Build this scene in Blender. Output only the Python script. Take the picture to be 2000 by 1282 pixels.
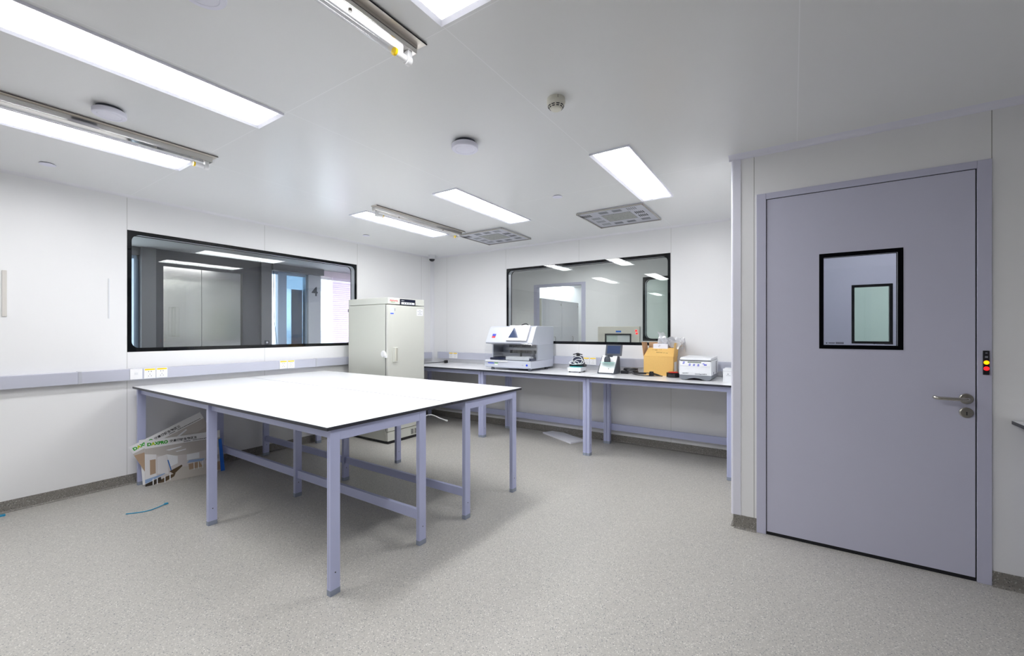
import bpy, bmesh, math, random
from mathutils import Matrix, Vector

random.seed(7)
for o in list(bpy.data.objects):
    bpy.data.objects.remove(o)
SC = bpy.context.scene
COL = SC.collection

# ------------------------------------------------------------------ camera, sky, exposure
CAM_H = 1.35
cd = bpy.data.cameras.new('camera')
cam = bpy.data.objects.new('camera', cd)
COL.objects.link(cam)
cam.location = (0, 0, CAM_H)
cam.rotation_euler = (math.radians(90), 0, 0.5858)
cd.sensor_fit = 'HORIZONTAL'
cd.sensor_width = 36.0
cd.lens = 36.0 * 827.7 / 2000.0
cd.shift_y = (647.9 - 641.0) / 2000.0
cd.clip_start = 0.02
SC.camera = cam

world = bpy.data.worlds.new('sky')
SC.world = world
world.use_nodes = True
wn = world.node_tree
wn.nodes['Background'].inputs[0].default_value = (0.86, 0.93, 1.0, 1)
wn.nodes['Background'].inputs[1].default_value = 3.0

SC.view_settings.view_transform = 'Standard'
SC.view_settings.look = 'None'
SC.view_settings.gamma = 1.0
SC.view_settings.exposure = 0.70
SC.view_settings.use_curve_mapping = False
SC.cycles.max_bounces = 14
SC.cycles.diffuse_bounces = 8
SC.cycles.glossy_bounces = 6
SC.cycles.transparent_max_bounces = 40
SC.cycles.transmission_bounces = 8
SC.cycles.sample_clamp_indirect = 6.0
SC.cycles.caustics_reflective = False
SC.cycles.caustics_refractive = False

PANEL = 15.0      # radiance of the ceiling light panels

# ------------------------------------------------------------------ colours and materials
def lin(c):
    c = c / 255.0
    return c / 12.92 if c <= 0.04045 else ((c + 0.055) / 1.055) ** 2.4

def S(r, g, b):
    return (lin(r), lin(g), lin(b), 1.0)

def mat(name, col, rough=0.5, metal=0.0, spec=0.5, bump=0.0, bscale=300.0, var=0.0, emit=None, estr=0.0, alpha=None, trans=0.0, coat=0.0, stretch=None):
    m = bpy.data.materials.new(name)
    m.use_nodes = True
    nt = m.node_tree
    b = nt.nodes['Principled BSDF']
    b.inputs['Base Color'].default_value = col
    b.inputs['Roughness'].default_value = rough
    b.inputs['Metallic'].default_value = metal
    b.inputs['Specular IOR Level'].default_value = spec
    b.inputs['Transmission Weight'].default_value = trans
    b.inputs['Coat Weight'].default_value = coat
    if emit:
        b.inputs['Emission Color'].default_value = emit
        b.inputs['Emission Strength'].default_value = estr
    if alpha is not None:
        b.inputs['Alpha'].default_value = alpha
    if bump or var:
        tc = nt.nodes.new('ShaderNodeTexCoord')
        mp = nt.nodes.new('ShaderNodeMapping')
        if stretch:
            mp.inputs['Scale'].default_value = stretch
        nz = nt.nodes.new('ShaderNodeTexNoise')
        nz.inputs['Scale'].default_value = bscale
        nz.inputs['Detail'].default_value = 3
        nt.links.new(tc.outputs['Object'], mp.inputs['Vector'])
        nt.links.new(mp.outputs['Vector'], nz.inputs['Vector'])
        if bump:
            bp = nt.nodes.new('ShaderNodeBump')
            bp.inputs['Strength'].default_value = bump
            bp.inputs['Distance'].default_value = 0.002
            nt.links.new(nz.outputs['Fac'], bp.inputs['Height'])
            nt.links.new(bp.outputs['Normal'], b.inputs['Normal'])
        if var:
            mx = nt.nodes.new('ShaderNodeMix')
            mx.data_type = 'RGBA'
            mx.inputs[6].default_value = tuple(c * (1 - var) for c in col[:3]) + (1,)
            mx.inputs[7].default_value = tuple(min(1, c * (1 + var)) for c in col[:3]) + (1,)
            nt.links.new(nz.outputs['Fac'], mx.inputs[0])
            nt.links.new(mx.outputs[2], b.inputs['Base Color'])
    return m

def math_node(nt, op, a, b=None, c=None):
    n = nt.nodes.new('ShaderNodeMath')
    n.operation = op
    for i, v in enumerate((a, b, c)):
        if v is None:
            continue
        if isinstance(v, (int, float)):
            n.inputs[i].default_value = v
        else:
            nt.links.new(v, n.inputs[i])
    return n.outputs[0]

def panel_mat(name, col, seam_col, seams, rough=0.4, width=0.0018):
    """painted steel sandwich panels with joints at the given world positions: {axis: [..]}"""
    m = mat(name, col, rough)
    nt = m.node_tree
    b = nt.nodes['Principled BSDF']
    g = nt.nodes.new('ShaderNodeNewGeometry')
    sp = nt.nodes.new('ShaderNodeSeparateXYZ')
    nt.links.new(g.outputs['Position'], sp.inputs[0])
    d = None
    for ax, pos in seams.items():
        for p in pos:
            v = math_node(nt, 'ABSOLUTE', math_node(nt, 'SUBTRACT', sp.outputs[ax], p))
            d = v if d is None else math_node(nt, 'MINIMUM', d, v)
    f = math_node(nt, 'LESS_THAN', d, width)
    tc = nt.nodes.new('ShaderNodeTexNoise')
    tc.inputs['Scale'].default_value = 220
    tc.inputs['Detail'].default_value = 2
    nt.links.new(g.outputs['Position'], tc.inputs['Vector'])
    bp = nt.nodes.new('ShaderNodeBump')
    bp.inputs['Strength'].default_value = 0.06
    bp.inputs['Distance'].default_value = 0.001
    nt.links.new(tc.outputs['Fac'], bp.inputs['Height'])
    nt.links.new(bp.outputs['Normal'], b.inputs['Normal'])
    mx = nt.nodes.new('ShaderNodeMix')
    mx.data_type = 'RGBA'
    mx.inputs[6].default_value = col
    mx.inputs[7].default_value = seam_col
    nt.links.new(f, mx.inputs[0])
    nt.links.new(mx.outputs[2], b.inputs['Base Color'])
    return m

def vinyl_mat(name, base, dark, light, mid, rough=0.42, scale=95.0):
    """speckled sheet vinyl: three layers of chips in a flat ground"""
    m = mat(name, base, rough)
    nt = m.node_tree
    b = nt.nodes['Principled BSDF']
    g = nt.nodes.new('ShaderNodeNewGeometry')
    prev = None
    nz = nt.nodes.new('ShaderNodeTexNoise')
    nz.inputs['Scale'].default_value = 40
    nz.inputs['Detail'].default_value = 4
    nt.links.new(g.outputs['Position'], nz.inputs['Vector'])
    mx0 = nt.nodes.new('ShaderNodeMix')
    mx0.data_type = 'RGBA'
    mx0.inputs[6].default_value = tuple(c * 0.93 for c in base[:3]) + (1,)
    mx0.inputs[7].default_value = tuple(c * 1.07 for c in base[:3]) + (1,)
    nt.links.new(nz.outputs['Fac'], mx0.inputs[0])
    prev = mx0.outputs[2]
    for k, (c, sc, rad, thr) in enumerate(((mid, scale * 1.15, 0.40, 0.45), (light, scale, 0.34, 0.52), (dark, scale * 0.9, 0.31, 0.5))):
        mp = nt.nodes.new('ShaderNodeMapping')
        mp.inputs['Location'].default_value = (3.1 * k, 1.7 * k, 0.4 * k)
        mp.inputs['Rotation'].default_value = (0.3 * k, 0.2 * k, 0.7 * k)
        nt.links.new(g.outputs['Position'], mp.inputs['Vector'])
        vo = nt.nodes.new('ShaderNodeTexVoronoi')
        vo.inputs['Scale'].default_value = sc
        nt.links.new(mp.outputs['Vector'], vo.inputs['Vector'])
        sx = nt.nodes.new('ShaderNodeSeparateColor')
        nt.links.new(vo.outputs['Color'], sx.inputs[0])
        a = math_node(nt, 'LESS_THAN', vo.outputs['Distance'], rad)
        h = math_node(nt, 'GREATER_THAN', sx.outputs[0], thr)
        f = math_node(nt, 'MULTIPLY', math_node(nt, 'MULTIPLY', a, h), math_node(nt, 'MULTIPLY_ADD', sx.outputs[1], 0.55, 0.25))
        mx = nt.nodes.new('ShaderNodeMix')
        mx.data_type = 'RGBA'
        nt.links.new(f, mx.inputs[0])
        nt.links.new(prev, mx.inputs[6])
        mx.inputs[7].default_value = c
        prev = mx.outputs[2]
    nt.links.new(prev, b.inputs['Base Color'])
    return m

def glass_mat(name, tint=(0.975, 0.985, 0.98), base=0.022, rough=0.0):
    """clear sheet glass: straight see-through plus a mirror share by the angle to the surface"""
    m = bpy.data.materials.new(name)
    m.use_nodes = True
    nt = m.node_tree
    nt.nodes.clear()
    out = nt.nodes.new('ShaderNodeOutputMaterial')
    tr = nt.nodes.new('ShaderNodeBsdfTransparent')
    tr.inputs[0].default_value = tint + (1,)
    gl = nt.nodes.new('ShaderNodeBsdfGlossy')
    gl.inputs['Roughness'].default_value = rough
    gl.inputs['Color'].default_value = (1, 1, 1, 1)
    g = nt.nodes.new('ShaderNodeNewGeometry')
    dt = nt.nodes.new('ShaderNodeVectorMath')
    dt.operation = 'DOT_PRODUCT'
    nt.links.new(g.outputs['Normal'], dt.inputs[0])
    nt.links.new(g.outputs['Incoming'], dt.inputs[1])
    c = math_node(nt, 'ABSOLUTE', dt.outputs['Value'])
    p = math_node(nt, 'POWER', math_node(nt, 'SUBTRACT', 1.0, c), 5.0)
    f = math_node(nt, 'MULTIPLY_ADD', p, 1.0 - base, base)
    mx = nt.nodes.new('ShaderNodeMixShader')
    nt.links.new(f, mx.inputs[0])
    nt.links.new(tr.outputs[0], mx.inputs[1])
    nt.links.new(gl.outputs[0], mx.inputs[2])
    nt.links.new(mx.outputs[0], out.inputs[0])
    return m

WALL_C = S(237, 237, 238)
M = {}
M['wall_left'] = panel_mat('wall_panel_left', WALL_C, S(188, 188, 186), {1: [1.237, 2.405, 3.607, 4.787]}, 0.38)
M['wall_back'] = panel_mat('wall_panel_back', WALL_C, S(196, 196, 193), {0: [-4.575, -3.443, -2.30, -1.16]}, 0.36)
M['wall_right'] = panel_mat('wall_panel_right', WALL_C, S(150, 150, 146), {0: [-0.22, 0.881]}, 0.42)
M['wall_unseen'] = mat('wall_panel_darkened', S(168, 168, 172), 0.5, bump=0.05, bscale=200)  # unseen walls, wall colour darkened to reduce bounce light
M['wall_plain'] = mat('wall_panel_plain', WALL_C, 0.45, bump=0.05, bscale=200)
M['ceiling'] = panel_mat('ceiling_panel', S(230, 231, 232), S(242, 243, 245), {0: [-3.5, -2.31, -1.15, 0.02], 1: [1.255, 3.345]}, 0.28, 0.0018)
M['trim'] = mat('trim_pvc', S(232, 232, 236), 0.4, bump=0.03)
M['corner'] = mat('corner_profile', S(226, 226, 238), 0.35, bump=0.03)
M['floor'] = vinyl_mat('floor_vinyl', S(182, 179, 173), S(98, 100, 110), S(230, 227, 220), S(160, 157, 152), scale=120)
M['base'] = vinyl_mat('upstand_vinyl', S(132, 128, 122), S(52, 50, 52), S(196, 192, 186), S(112, 109, 106), 0.5, 110)
M['door'] = mat('door_paint', S(200, 200, 219), 0.38, bump=0.08, bscale=500)
M['door_frame'] = mat('door_frame_paint', S(196, 196, 216), 0.38, bump=0.06, bscale=500)
M['black'] = mat('black_border', S(9, 10, 15), 0.8, spec=0.05, bump=0.01)
M['seal'] = mat('black_seal', S(14, 15, 24), 0.6, bump=0.05)
M['steel'] = mat('brushed_steel', S(170, 166, 158), 0.3, 1.0, bump=0.05, bscale=120, stretch=(1, 30, 1))
M['satin'] = mat('satin_steel', S(196, 192, 186), 0.26, 1.0, bump=0.02)
M['mirror'] = mat('polished_steel', S(222, 219, 214), 0.1, 1.0, bump=0.015, bscale=20)
M['passsteel'] = mat('pass_box_steel', S(226, 222, 212), 0.36, 0.8, bump=0.03)
M['teal_glass'] = mat('pale_green_glass', S(176, 222, 212), 0.15, bump=0.005)
M['ink2'] = mat('brown_ink', S(112, 84, 40), 0.7, bump=0.01)
M['platesteel'] = mat('plain_steel_sheet', S(222, 215, 206), 0.38, 0.85, bump=0.02)
M['alu'] = mat('anodised_aluminium', S(196, 198, 208), 0.4, 0.35, bump=0.03)
M['trunk'] = mat('trunking_aluminium', S(196, 198, 212), 0.38, 0.15, bump=0.03)
M['leg'] = mat('bench_frame_paint', S(191, 196, 230), 0.36, 0.1, bump=0.04, bscale=400)
M['foot'] = mat('bench_foot_plastic', S(150, 158, 178), 0.5, bump=0.04)
M['top'] = mat('worktop_white', S(240, 241, 244), 0.2, bump=0.01)
M['edge'] = mat('worktop_edge', S(46, 48, 58), 0.4, bump=0.03)
M['hole'] = mat('dark_hole', S(24, 24, 34), 0.7, bump=0.02)
M['white'] = mat('white_plastic', S(240, 240, 242), 0.4, bump=0.02)
M['white2'] = mat('offwhite_plastic', S(224, 226, 230), 0.45, bump=0.02)
M['cream'] = mat('cream_plastic', S(228, 226, 214), 0.5, bump=0.02)
M['discw'] = mat('disc_plastic', S(232, 232, 246), 0.5, bump=0.02)
M['yellow'] = mat('yellow_label', S(255, 214, 0), 0.5, bump=0.02)
M['grey'] = mat('grey_plastic', S(120, 124, 132), 0.5, bump=0.03)
M['dgrey'] = mat('dark_grey_plastic', S(70, 74, 84), 0.5, bump=0.03)
M['blk'] = mat('black_plastic', S(22, 22, 28), 0.35, bump=0.03)
M['freezer'] = mat('freezer_enamel', S(206, 207, 198), 0.35, bump=0.03, bscale=200)
M['freezer_d'] = mat('freezer_door_enamel', S(212, 213, 205), 0.33, bump=0.03, bscale=200)
M['navy'] = mat('navy_plastic', S(28, 36, 66), 0.4, bump=0.03)
M['navyk'] = mat('navy_panel', S(20, 24, 46), 0.3, bump=0.01)
M['paleblue'] = mat('pale_blue_label', S(214, 222, 248), 0.5, bump=0.01)
M['blue'] = mat('blue_print', S(28, 76, 226), 0.4, bump=0.01)
M['bluep'] = mat('blue_plastic', S(30, 110, 214), 0.45, bump=0.02)
M['bluebtn'] = mat('blue_button', S(72, 84, 206), 0.45, bump=0.01)
M['red'] = mat('red_print', S(222, 60, 72), 0.5, bump=0.01)
M['redp'] = mat('red_plastic', S(216, 34, 28), 0.35, bump=0.02)
M['green'] = mat('green_print', S(44, 164, 40), 0.5, bump=0.01)
M['lime'] = mat('lime_print', S(190, 214, 40), 0.5, bump=0.01)
M['ink'] = mat('black_print', S(40, 40, 46), 0.6, bump=0.01)
M['greyink'] = mat('grey_print', S(150, 152, 162), 0.6, bump=0.01)
M['teal'] = mat('teal_plastic', S(52, 204, 200), 0.35, bump=0.02)
M['silver'] = mat('silver_plastic', S(204, 208, 220), 0.38, 0.1, bump=0.02)
M['silver2'] = mat('silver_side_panel', S(190, 195, 206), 0.42, 0.1, bump=0.03)
M['screen'] = mat('screen_glass', S(52, 68, 104), 0.08, coat=0.3, bump=0.002)
M['lcd'] = mat('lcd_panel', S(120, 132, 120), 0.3, bump=0.01)
M['card'] = mat('cardboard', S(226, 184, 108), 0.7, bump=0.15, bscale=60, var=0.05)
M['card_in'] = mat('cardboard_inside', S(200, 160, 122), 0.75, bump=0.15, bscale=60, var=0.05)
M['foam'] = mat('white_foam', S(236, 236, 244), 0.7, bump=0.2, bscale=400)
M['film'] = glass_mat('plastic_film', (0.90, 0.90, 0.92), 0.16, 0.12)
m = M['film']
nt = m.node_tree
df = nt.nodes.new('ShaderNodeBsdfDiffuse')
df.inputs[0].default_value = S(232, 234, 238)
ms = nt.nodes.new('ShaderNodeMixShader')
ms.inputs[0].default_value = 0.42
o_ = [n for n in nt.nodes if n.type == 'OUTPUT_MATERIAL'][0]
src = o_.inputs[0].links[0].from_socket
nt.links.new(src, ms.inputs[1])
nt.links.new(df.outputs[0], ms.inputs[2])
nt.links.new(ms.outputs[0], o_.inputs[0])
M['glass'] = glass_mat('window_glass')
M['dglass'] = glass_mat('door_glass', (0.95, 0.965, 0.965))
M['tglass'] = glass_mat('tinted_glass', (0.46, 0.57, 0.64), 0.06)
M['cover'] = glass_mat('clear_cover', (0.965, 0.97, 0.975), 0.05)
M['quartz'] = glass_mat('quartz_tube', (0.94, 0.94, 0.96), 0.10, 0.02)
M['panel'] = mat('light_diffuser', S(255, 255, 255), 0.5, emit=(0.985, 0.99, 1.0, 1), estr=PANEL)
M['panel_dim'] = mat('light_diffuser_dim', S(255, 255, 255), 0.5, emit=(0.985, 0.99, 1.0, 1), estr=PANEL * 0.45)
M['panel_low'] = mat('light_diffuser_low', S(255, 255, 255), 0.5, emit=(0.985, 0.99, 1.0, 1), estr=PANEL * 0.3)
M['lframe'] = mat('light_frame', S(236, 237, 248), 0.4, bump=0.02)
M['lift'] = mat('lift_door_steel', S(190, 187, 186), 0.17, 1.0, bump=0.03, bscale=2.2, stretch=(1, 0.7, 1.6))
M['liftgrey'] = mat('lift_surround_grey', S(104, 104, 110), 0.5, bump=0.04)
M['liftdark'] = mat('lift_surround_dark', S(60, 60, 68), 0.5, bump=0.04)
M['corr_ceiling'] = mat('corridor_ceiling', S(170, 172, 176), 0.6, bump=0.04)
M['palegrey'] = mat('pale_grey_panel', S(186, 190, 198), 0.5, bump=0.03)
M['bluegrey'] = mat('blue_grey_mullion', S(150, 168, 190), 0.4, 0.2, bump=0.03)
M['darkmull'] = mat('dark_mullion', S(46, 58, 74), 0.5, bump=0.03)
M['slat'] = mat('blind_slat', S(227, 219, 229), 0.55, bump=0.02)
M['pinkhead'] = mat('pale_pink_band', S(236, 222, 232), 0.6, bump=0.03)
m = M['slat']
nt = m.node_tree
tl_ = nt.nodes.new('ShaderNodeBsdfTranslucent')
tl_.inputs[0].default_value = S(250, 240, 250)
ms = nt.nodes.new('ShaderNodeMixShader')
ms.inputs[0].default_value = 0.60
nt.links.new(nt.nodes['Principled BSDF'].outputs[0], ms.inputs[1])
nt.links.new(tl_.outputs[0], ms.inputs[2])
nt.links.new(ms.outputs[0], nt.nodes['Material Output'].inputs[0])
M['facade'] = mat('facade_render', S(236, 239, 244), 0.8, bump=0.1, bscale=20)
M['facade_d'] = mat('facade_band', S(170, 180, 196), 0.8, bump=0.1, bscale=20)
M['locker'] = mat('locker_laminate', S(240, 241, 244), 0.4, bump=0.02)
M['locker_s'] = mat('locker_side', S(186, 184, 172), 0.5, bump=0.02)
M['greenwall'] = mat('pale_green_wall', S(212, 222, 216), 0.5, bump=0.03)
M['lamp_y'] = mat('amber_indicator', S(255, 150, 0), 0.4, emit=S(255, 150, 0), estr=1.6)
M['lamp_r'] = mat('red_indicator', S(255, 24, 20), 0.4, emit=S(255, 24, 30), estr=1.6)
M['tie'] = mat('blue_nylon', S(40, 150, 190), 0.4, bump=0.02)
M['beige'] = mat('beige_strip', S(212, 208, 202), 0.5, bump=0.02)
M['tape'] = mat('clear_tape_reel', S(30, 28, 32), 0.15, bump=0.01)

# ------------------------------------------------------------------ mesh helpers
class MB:
    """collects shapes in local coordinates; build() links them as ONE mesh object"""
    def __init__(self, frame=None):
        self.bm = bmesh.new()
        self.F = frame or Matrix.Identity(4)
        self.mi = 0

    def _v(self, p):
        return self.bm.verts.new(self.F @ Vector(p))

    def _f(self, vs):
        f = self.bm.faces.new(vs)
        f.material_index = self.mi
        return f

    def box(self, x0, x1, y0, y1, z0, z1, bev=0.0, seg=2, top=None):
        v = [self._v(p) for p in ((x0, y0, z0), (x1, y0, z0), (x1, y1, z0), (x0, y1, z0), (x0, y0, z1), (x1, y0, z1), (x1, y1, z1), (x0, y1, z1))]
        fs = [self._f([v[i] for i in q]) for q in ((3, 2, 1, 0), (4, 5, 6, 7), (0, 1, 5, 4), (1, 2, 6, 5), (2, 3, 7, 6), (3, 0, 4, 7))]
        if top is not None:
            fs[1].material_index = top
        if bev:
            es = list({e for f in fs for e in f.edges})
            bmesh.ops.bevel(self.bm, geom=es, offset=bev, segments=seg, profile=0.5, affect='EDGES', clamp_overlap=True)
        return self

    def prism(self, poly, a, b, axis='z', bev=0.0):
        """poly: 2D points, extruded along axis from a to b. axis x -> (y,z); y -> (x,z); z -> (x,y)"""
        def P(p, t):
            if axis == 'x':
                return (t, p[0], p[1])
            if axis == 'y':
                return (p[0], t, p[1])
            return (p[0], p[1], t)
        lo = [self._v(P(p, a)) for p in poly]
        hi = [self._v(P(p, b)) for p in poly]
        fs = [self._f(lo[::-1]), self._f(hi)]
        n = len(poly)
        for i in range(n):
            fs.append(self._f([lo[i], lo[(i + 1) % n], hi[(i + 1) % n], hi[i]]))
        if bev:
            es = list({e for f in fs for e in f.edges})
            bmesh.ops.bevel(self.bm, geom=es, offset=bev, segments=2, profile=0.5, affect='EDGES', clamp_overlap=True)
        return self

    def hexa(self, pts):
        """eight corners, bottom ring then top ring"""
        v = [self._v(p) for p in pts]
        for q in ((3, 2, 1, 0), (4, 5, 6, 7), (0, 1, 5, 4), (1, 2, 6, 5), (2, 3, 7, 6), (3, 0, 4, 7)):
            self._f([v[i] for i in q])
        return self

    def lathe(self, prof, n=32, c=(0, 0, 0), axis='z', sy=1.0):
        """prof: (radius, height) pairs turned round an axis"""
        rings = []
        for r, h in prof:
            ring = []
            for i in range(n):
                a = 2 * math.pi * i / n
                u, w = r * math.cos(a), r * math.sin(a) * sy
                p = {'z': (u, w, h), 'y': (u, h, w), 'x': (h, u, w)}[axis]
                ring.append(self._v((p[0] + c[0], p[1] + c[1], p[2] + c[2])))
            rings.append(ring)
        for a, b in zip(rings, rings[1:]):
            for i in range(n):
                self._f([a[i], a[(i + 1) % n], b[(i + 1) % n], b[i]])
        self._f(rings[0][::-1])
        self._f(rings[-1])
        return self

    def cyl(self, c, r, h, axis='z', n=28, sy=1.0, bev=0.0):
        if bev:
            return self.lathe([(r - bev, 0), (r, bev), (r, h - bev), (r - bev, h)], n, c, axis, sy)
        return self.lathe([(r, 0), (r, h)], n, c, axis, sy)

    def tube(self, pts, r, n=10, smooth=4):
        P = [Vector(p) for p in pts]
        if smooth and len(P) > 2:
            Q = []
            for i in range(len(P) - 1):
                p0, p1, p2, p3 = P[max(i - 1, 0)], P[i], P[i + 1], P[min(i + 2, len(P) - 1)]
                for k in range(smooth):
                    t = k / smooth
                    Q.append(0.5 * ((2 * p1) + (p2 - p0) * t + (2 * p0 - 5 * p1 + 4 * p2 - p3) * t * t + (3 * p1 - p0 - 3 * p2 + p3) * t ** 3))
            Q.append(P[-1])
            P = Q
        rings, up = [], None
        for i, p in enumerate(P):
            t = (P[min(i + 1, len(P) - 1)] - P[max(i - 1, 0)]).normalized()
            if up is None:
                up = t.orthogonal().normalized()
            up = (up - t * up.dot(t))
            up = up.normalized() if up.length > 1e-6 else t.orthogonal().normalized()
            s = t.cross(up)
            rr = r(i / (len(P) - 1)) if callable(r) else r
            rings.append([self._v(p + (up * math.cos(2 * math.pi * k / n) + s * math.sin(2 * math.pi * k / n)) * rr) for k in range(n)])
        for a, b in zip(rings, rings[1:]):
            for i in range(n):
                self._f([a[i], a[(i + 1) % n], b[(i + 1) % n], b[i]])
        self._f(rings[0][::-1])
        self._f(rings[-1])
        return self

    def ring(self, W, H, band, rad, w0, w1, n=8):
        """picture-frame plate in the local xy plane with rounded inner corners, from z=w0 to w1"""
        b = band
        self.box(0, b, 0, H, w0, w1)
        self.box(W - b, W, 0, H, w0, w1)
        self.box(b, W - b, 0, b, w0, w1)
        self.box(b, W - b, H - b, H, w0, w1)
        for cx, cy, sx, sy in ((b, b, 1, 1), (W - b, b, -1, 1), (W - b, H - b, -1, -1), (b, H - b, 1, -1)):
            pts = [(cx, cy)]
            for i in range(n + 1):
                a = math.pi / 2 * i / n
                pts.append((cx + sx * rad * (1 - math.sin(a)), cy + sy * rad * (1 - math.cos(a))))
            self.prism(pts, w0, w1, 'z')
        return self

    def grid(self, fn, nu, nv):
        V = [[self._v(fn(i / nu, j / nv)) for j in range(nv + 1)] for i in range(nu + 1)]
        for i in range(nu):
            for j in range(nv):
                self._f([V[i][j], V[i + 1][j], V[i + 1][j + 1], V[i][j + 1]])
        return self

    def build(self, name, mats, parent=None, loc=None, sharp=30, recalc=True):
        if recalc:
            bmesh.ops.recalc_face_normals(self.bm, faces=self.bm.faces[:])
        me = bpy.data.meshes.new(name)
        self.bm.to_mesh(me)
        self.bm.free()
        for m in (mats if isinstance(mats, (list, tuple)) else [mats]):
            me.materials.append(m)
        for p in me.polygons:
            p.use_smooth = True
        me.set_sharp_from_angle(angle=math.radians(sharp))
        o = bpy.data.objects.new(name, me)
        COL.objects.link(o)
        wnm = o.modifiers.new('weighted_normals', 'WEIGHTED_NORMAL')
        wnm.keep_sharp = True
        wnm.weight = 80
        if parent:
            o.parent = parent
        if loc:
            o.location = loc
        return o

def tag(o, label=None, cat=None, group=None, kind=None):
    if label:
        o['label'] = label
    if cat:
        o['category'] = cat
    if group:
        o['group'] = group
    if kind:
        o['kind'] = kind
    return o

def thing(name, label, cat, loc=(0, 0, 0), rz=0.0, group=None, kind=None):
    o = bpy.data.objects.new(name, None)
    COL.objects.link(o)
    o.empty_display_size = 0.05
    o.location = loc
    o.rotation_euler = (0, 0, rz)
    return tag(o, label, cat, group, kind)

def struct(o, label=None):
    o['kind'] = 'structure'
    if label:
        o['label'] = label
    return o

def frame(origin, u, v):
    """local x -> u, y -> v, z -> u x v"""
    u, v = Vector(u).normalized(), Vector(v).normalized()
    n = u.cross(v)
    m = Matrix.Identity(4)
    for i in range(3):
        m[i][0], m[i][1], m[i][2], m[i][3] = u[i], v[i], n[i], origin[i]
    return m

def lettering(name, body, size, F, m, parent=None, align='LEFT', depth=0.0006, bold=0.0, space=1.0, sx=1.0):
    cu = bpy.data.curves.new(name, 'FONT')
    cu.body = body
    cu.size = size
    cu.align_x = align
    cu.extrude = depth
    cu.offset = bold
    cu.space_character = space
    t = bpy.data.objects.new(name, cu)
    COL.objects.link(t)
    dg = bpy.context.evaluated_depsgraph_get()
    dg.update()
    me = bpy.data.meshes.new_from_object(t.evaluated_get(dg))
    bpy.data.objects.remove(t)
    bpy.data.curves.remove(cu)
    me.transform(F @ Matrix.Diagonal((sx, 1, 1, 1)))
    me.name = name
    me.materials.clear()
    me.materials.append(m)
    o = bpy.data.objects.new(name, me)
    COL.objects.link(o)
    if parent:
        o.parent = parent
    return o

def dup(root, loc=None, label=None, group=None, rz=None):
    r = root.copy()
    COL.objects.link(r)
    if loc is not None:
        r.location = loc
    if rz is not None:
        r.rotation_euler = (0, 0, rz)
    if label:
        r['label'] = label
    if group:
        r['group'] = group
    for ch in list(root.children):
        c = ch.copy()
        COL.objects.link(c)
        c.parent = r
        for g in list(ch.children):
            d = g.copy()
            COL.objects.link(d)
            d.parent = c
    return r

# ------------------------------------------------------------------ room constants
XL, YB, YD = -4.894, 5.03, 3.291          # window wall, far wall, door wall
ZC = 2.553
XR, YN = 2.6, -3.6                        # unseen walls behind the camera
XI = -0.341                               # corner where the door wall starts
T = 0.1
Z = (0, 0, 1)

# ------------------------------------------------------------------ setting: floor, ceiling, walls
b = MB(); b.box(-6.7, XR + T, YN - T, 11.0, -0.12, 0.0)
struct(b.build('floor', M['floor']), 'pale grey speckled vinyl floor')
b = MB(); b.box(XL - T, XR + T, YN - T, 11.0, ZC, ZC + 0.12)
struct(b.build('ceiling', M['ceiling']), 'white ceiling of large metal panels')

# window wall with the opening for the lift-lobby window
W1 = (1.237, 3.600, 1.168, 2.250)
b = MB()
b.box(XL - T, XL, YN, W1[0], 0, ZC).box(XL - T, XL, W1[1], YB + T, 0, ZC)
b.box(XL - T, XL, W1[0], W1[1], 0, W1[2]).box(XL - T, XL, W1[0], W1[1], W1[3], ZC)
struct(b.build('wall_left', M['wall_left']), 'white panel wall with the long window to the lift lobby')
# far wall
W2 = (-3.434, -1.166, 1.186, 2.250)
b = MB()
b.box(XL, W2[0], YB, YB + T, 0, ZC).box(W2[1], -0.24, YB, YB + T, 0, ZC)
b.box(W2[0], W2[1], YB, YB + T, 0, W2[2]).box(W2[0], W2[1], YB, YB + T, W2[3], ZC)
struct(b.build('wall_back', M['wall_back']), 'white panel wall with the window to the next laboratory')
# door wall: opening for frame
DX0, DX1, DZ = -0.205, 0.880, 2.270
b = MB()
b.box(XI, DX0 + 0.03, YD, YD + T, 0, ZC).box(DX1 - 0.03, XR, YD, YD + T, 0, ZC)
b.box(DX0 + 0.03, DX1 - 0.03, YD, YD + T, DZ - 0.02, ZC)
struct(b.build('wall_right', M['wall_right']), 'white panel wall around the lavender door')
b = MB(); b.box(XI, XI + T, YD + T, YB, 0, ZC)
struct(b.build('wall_inner', M['wall_plain']), 'short white return wall at the end of the far bench')
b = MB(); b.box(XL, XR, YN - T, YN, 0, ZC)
struct(b.build('wall_front', M['wall_unseen']), 'unseen panel wall behind the camera, greyed to cut bounced light')
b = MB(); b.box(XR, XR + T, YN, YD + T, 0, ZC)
struct(b.build('wall_far_right', M['wall_unseen']), 'unseen panel wall past the door, greyed to cut bounced light')

def cove_poly(h, v, n=6):
    pts = [(0, 0), (0, -v)]
    for i in range(1, n):
        a = math.pi / 2 * i / n
        pts.append((h - h * math.cos(a), -v + v * math.sin(a)))
    pts.append((h, 0))
    return pts

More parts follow.
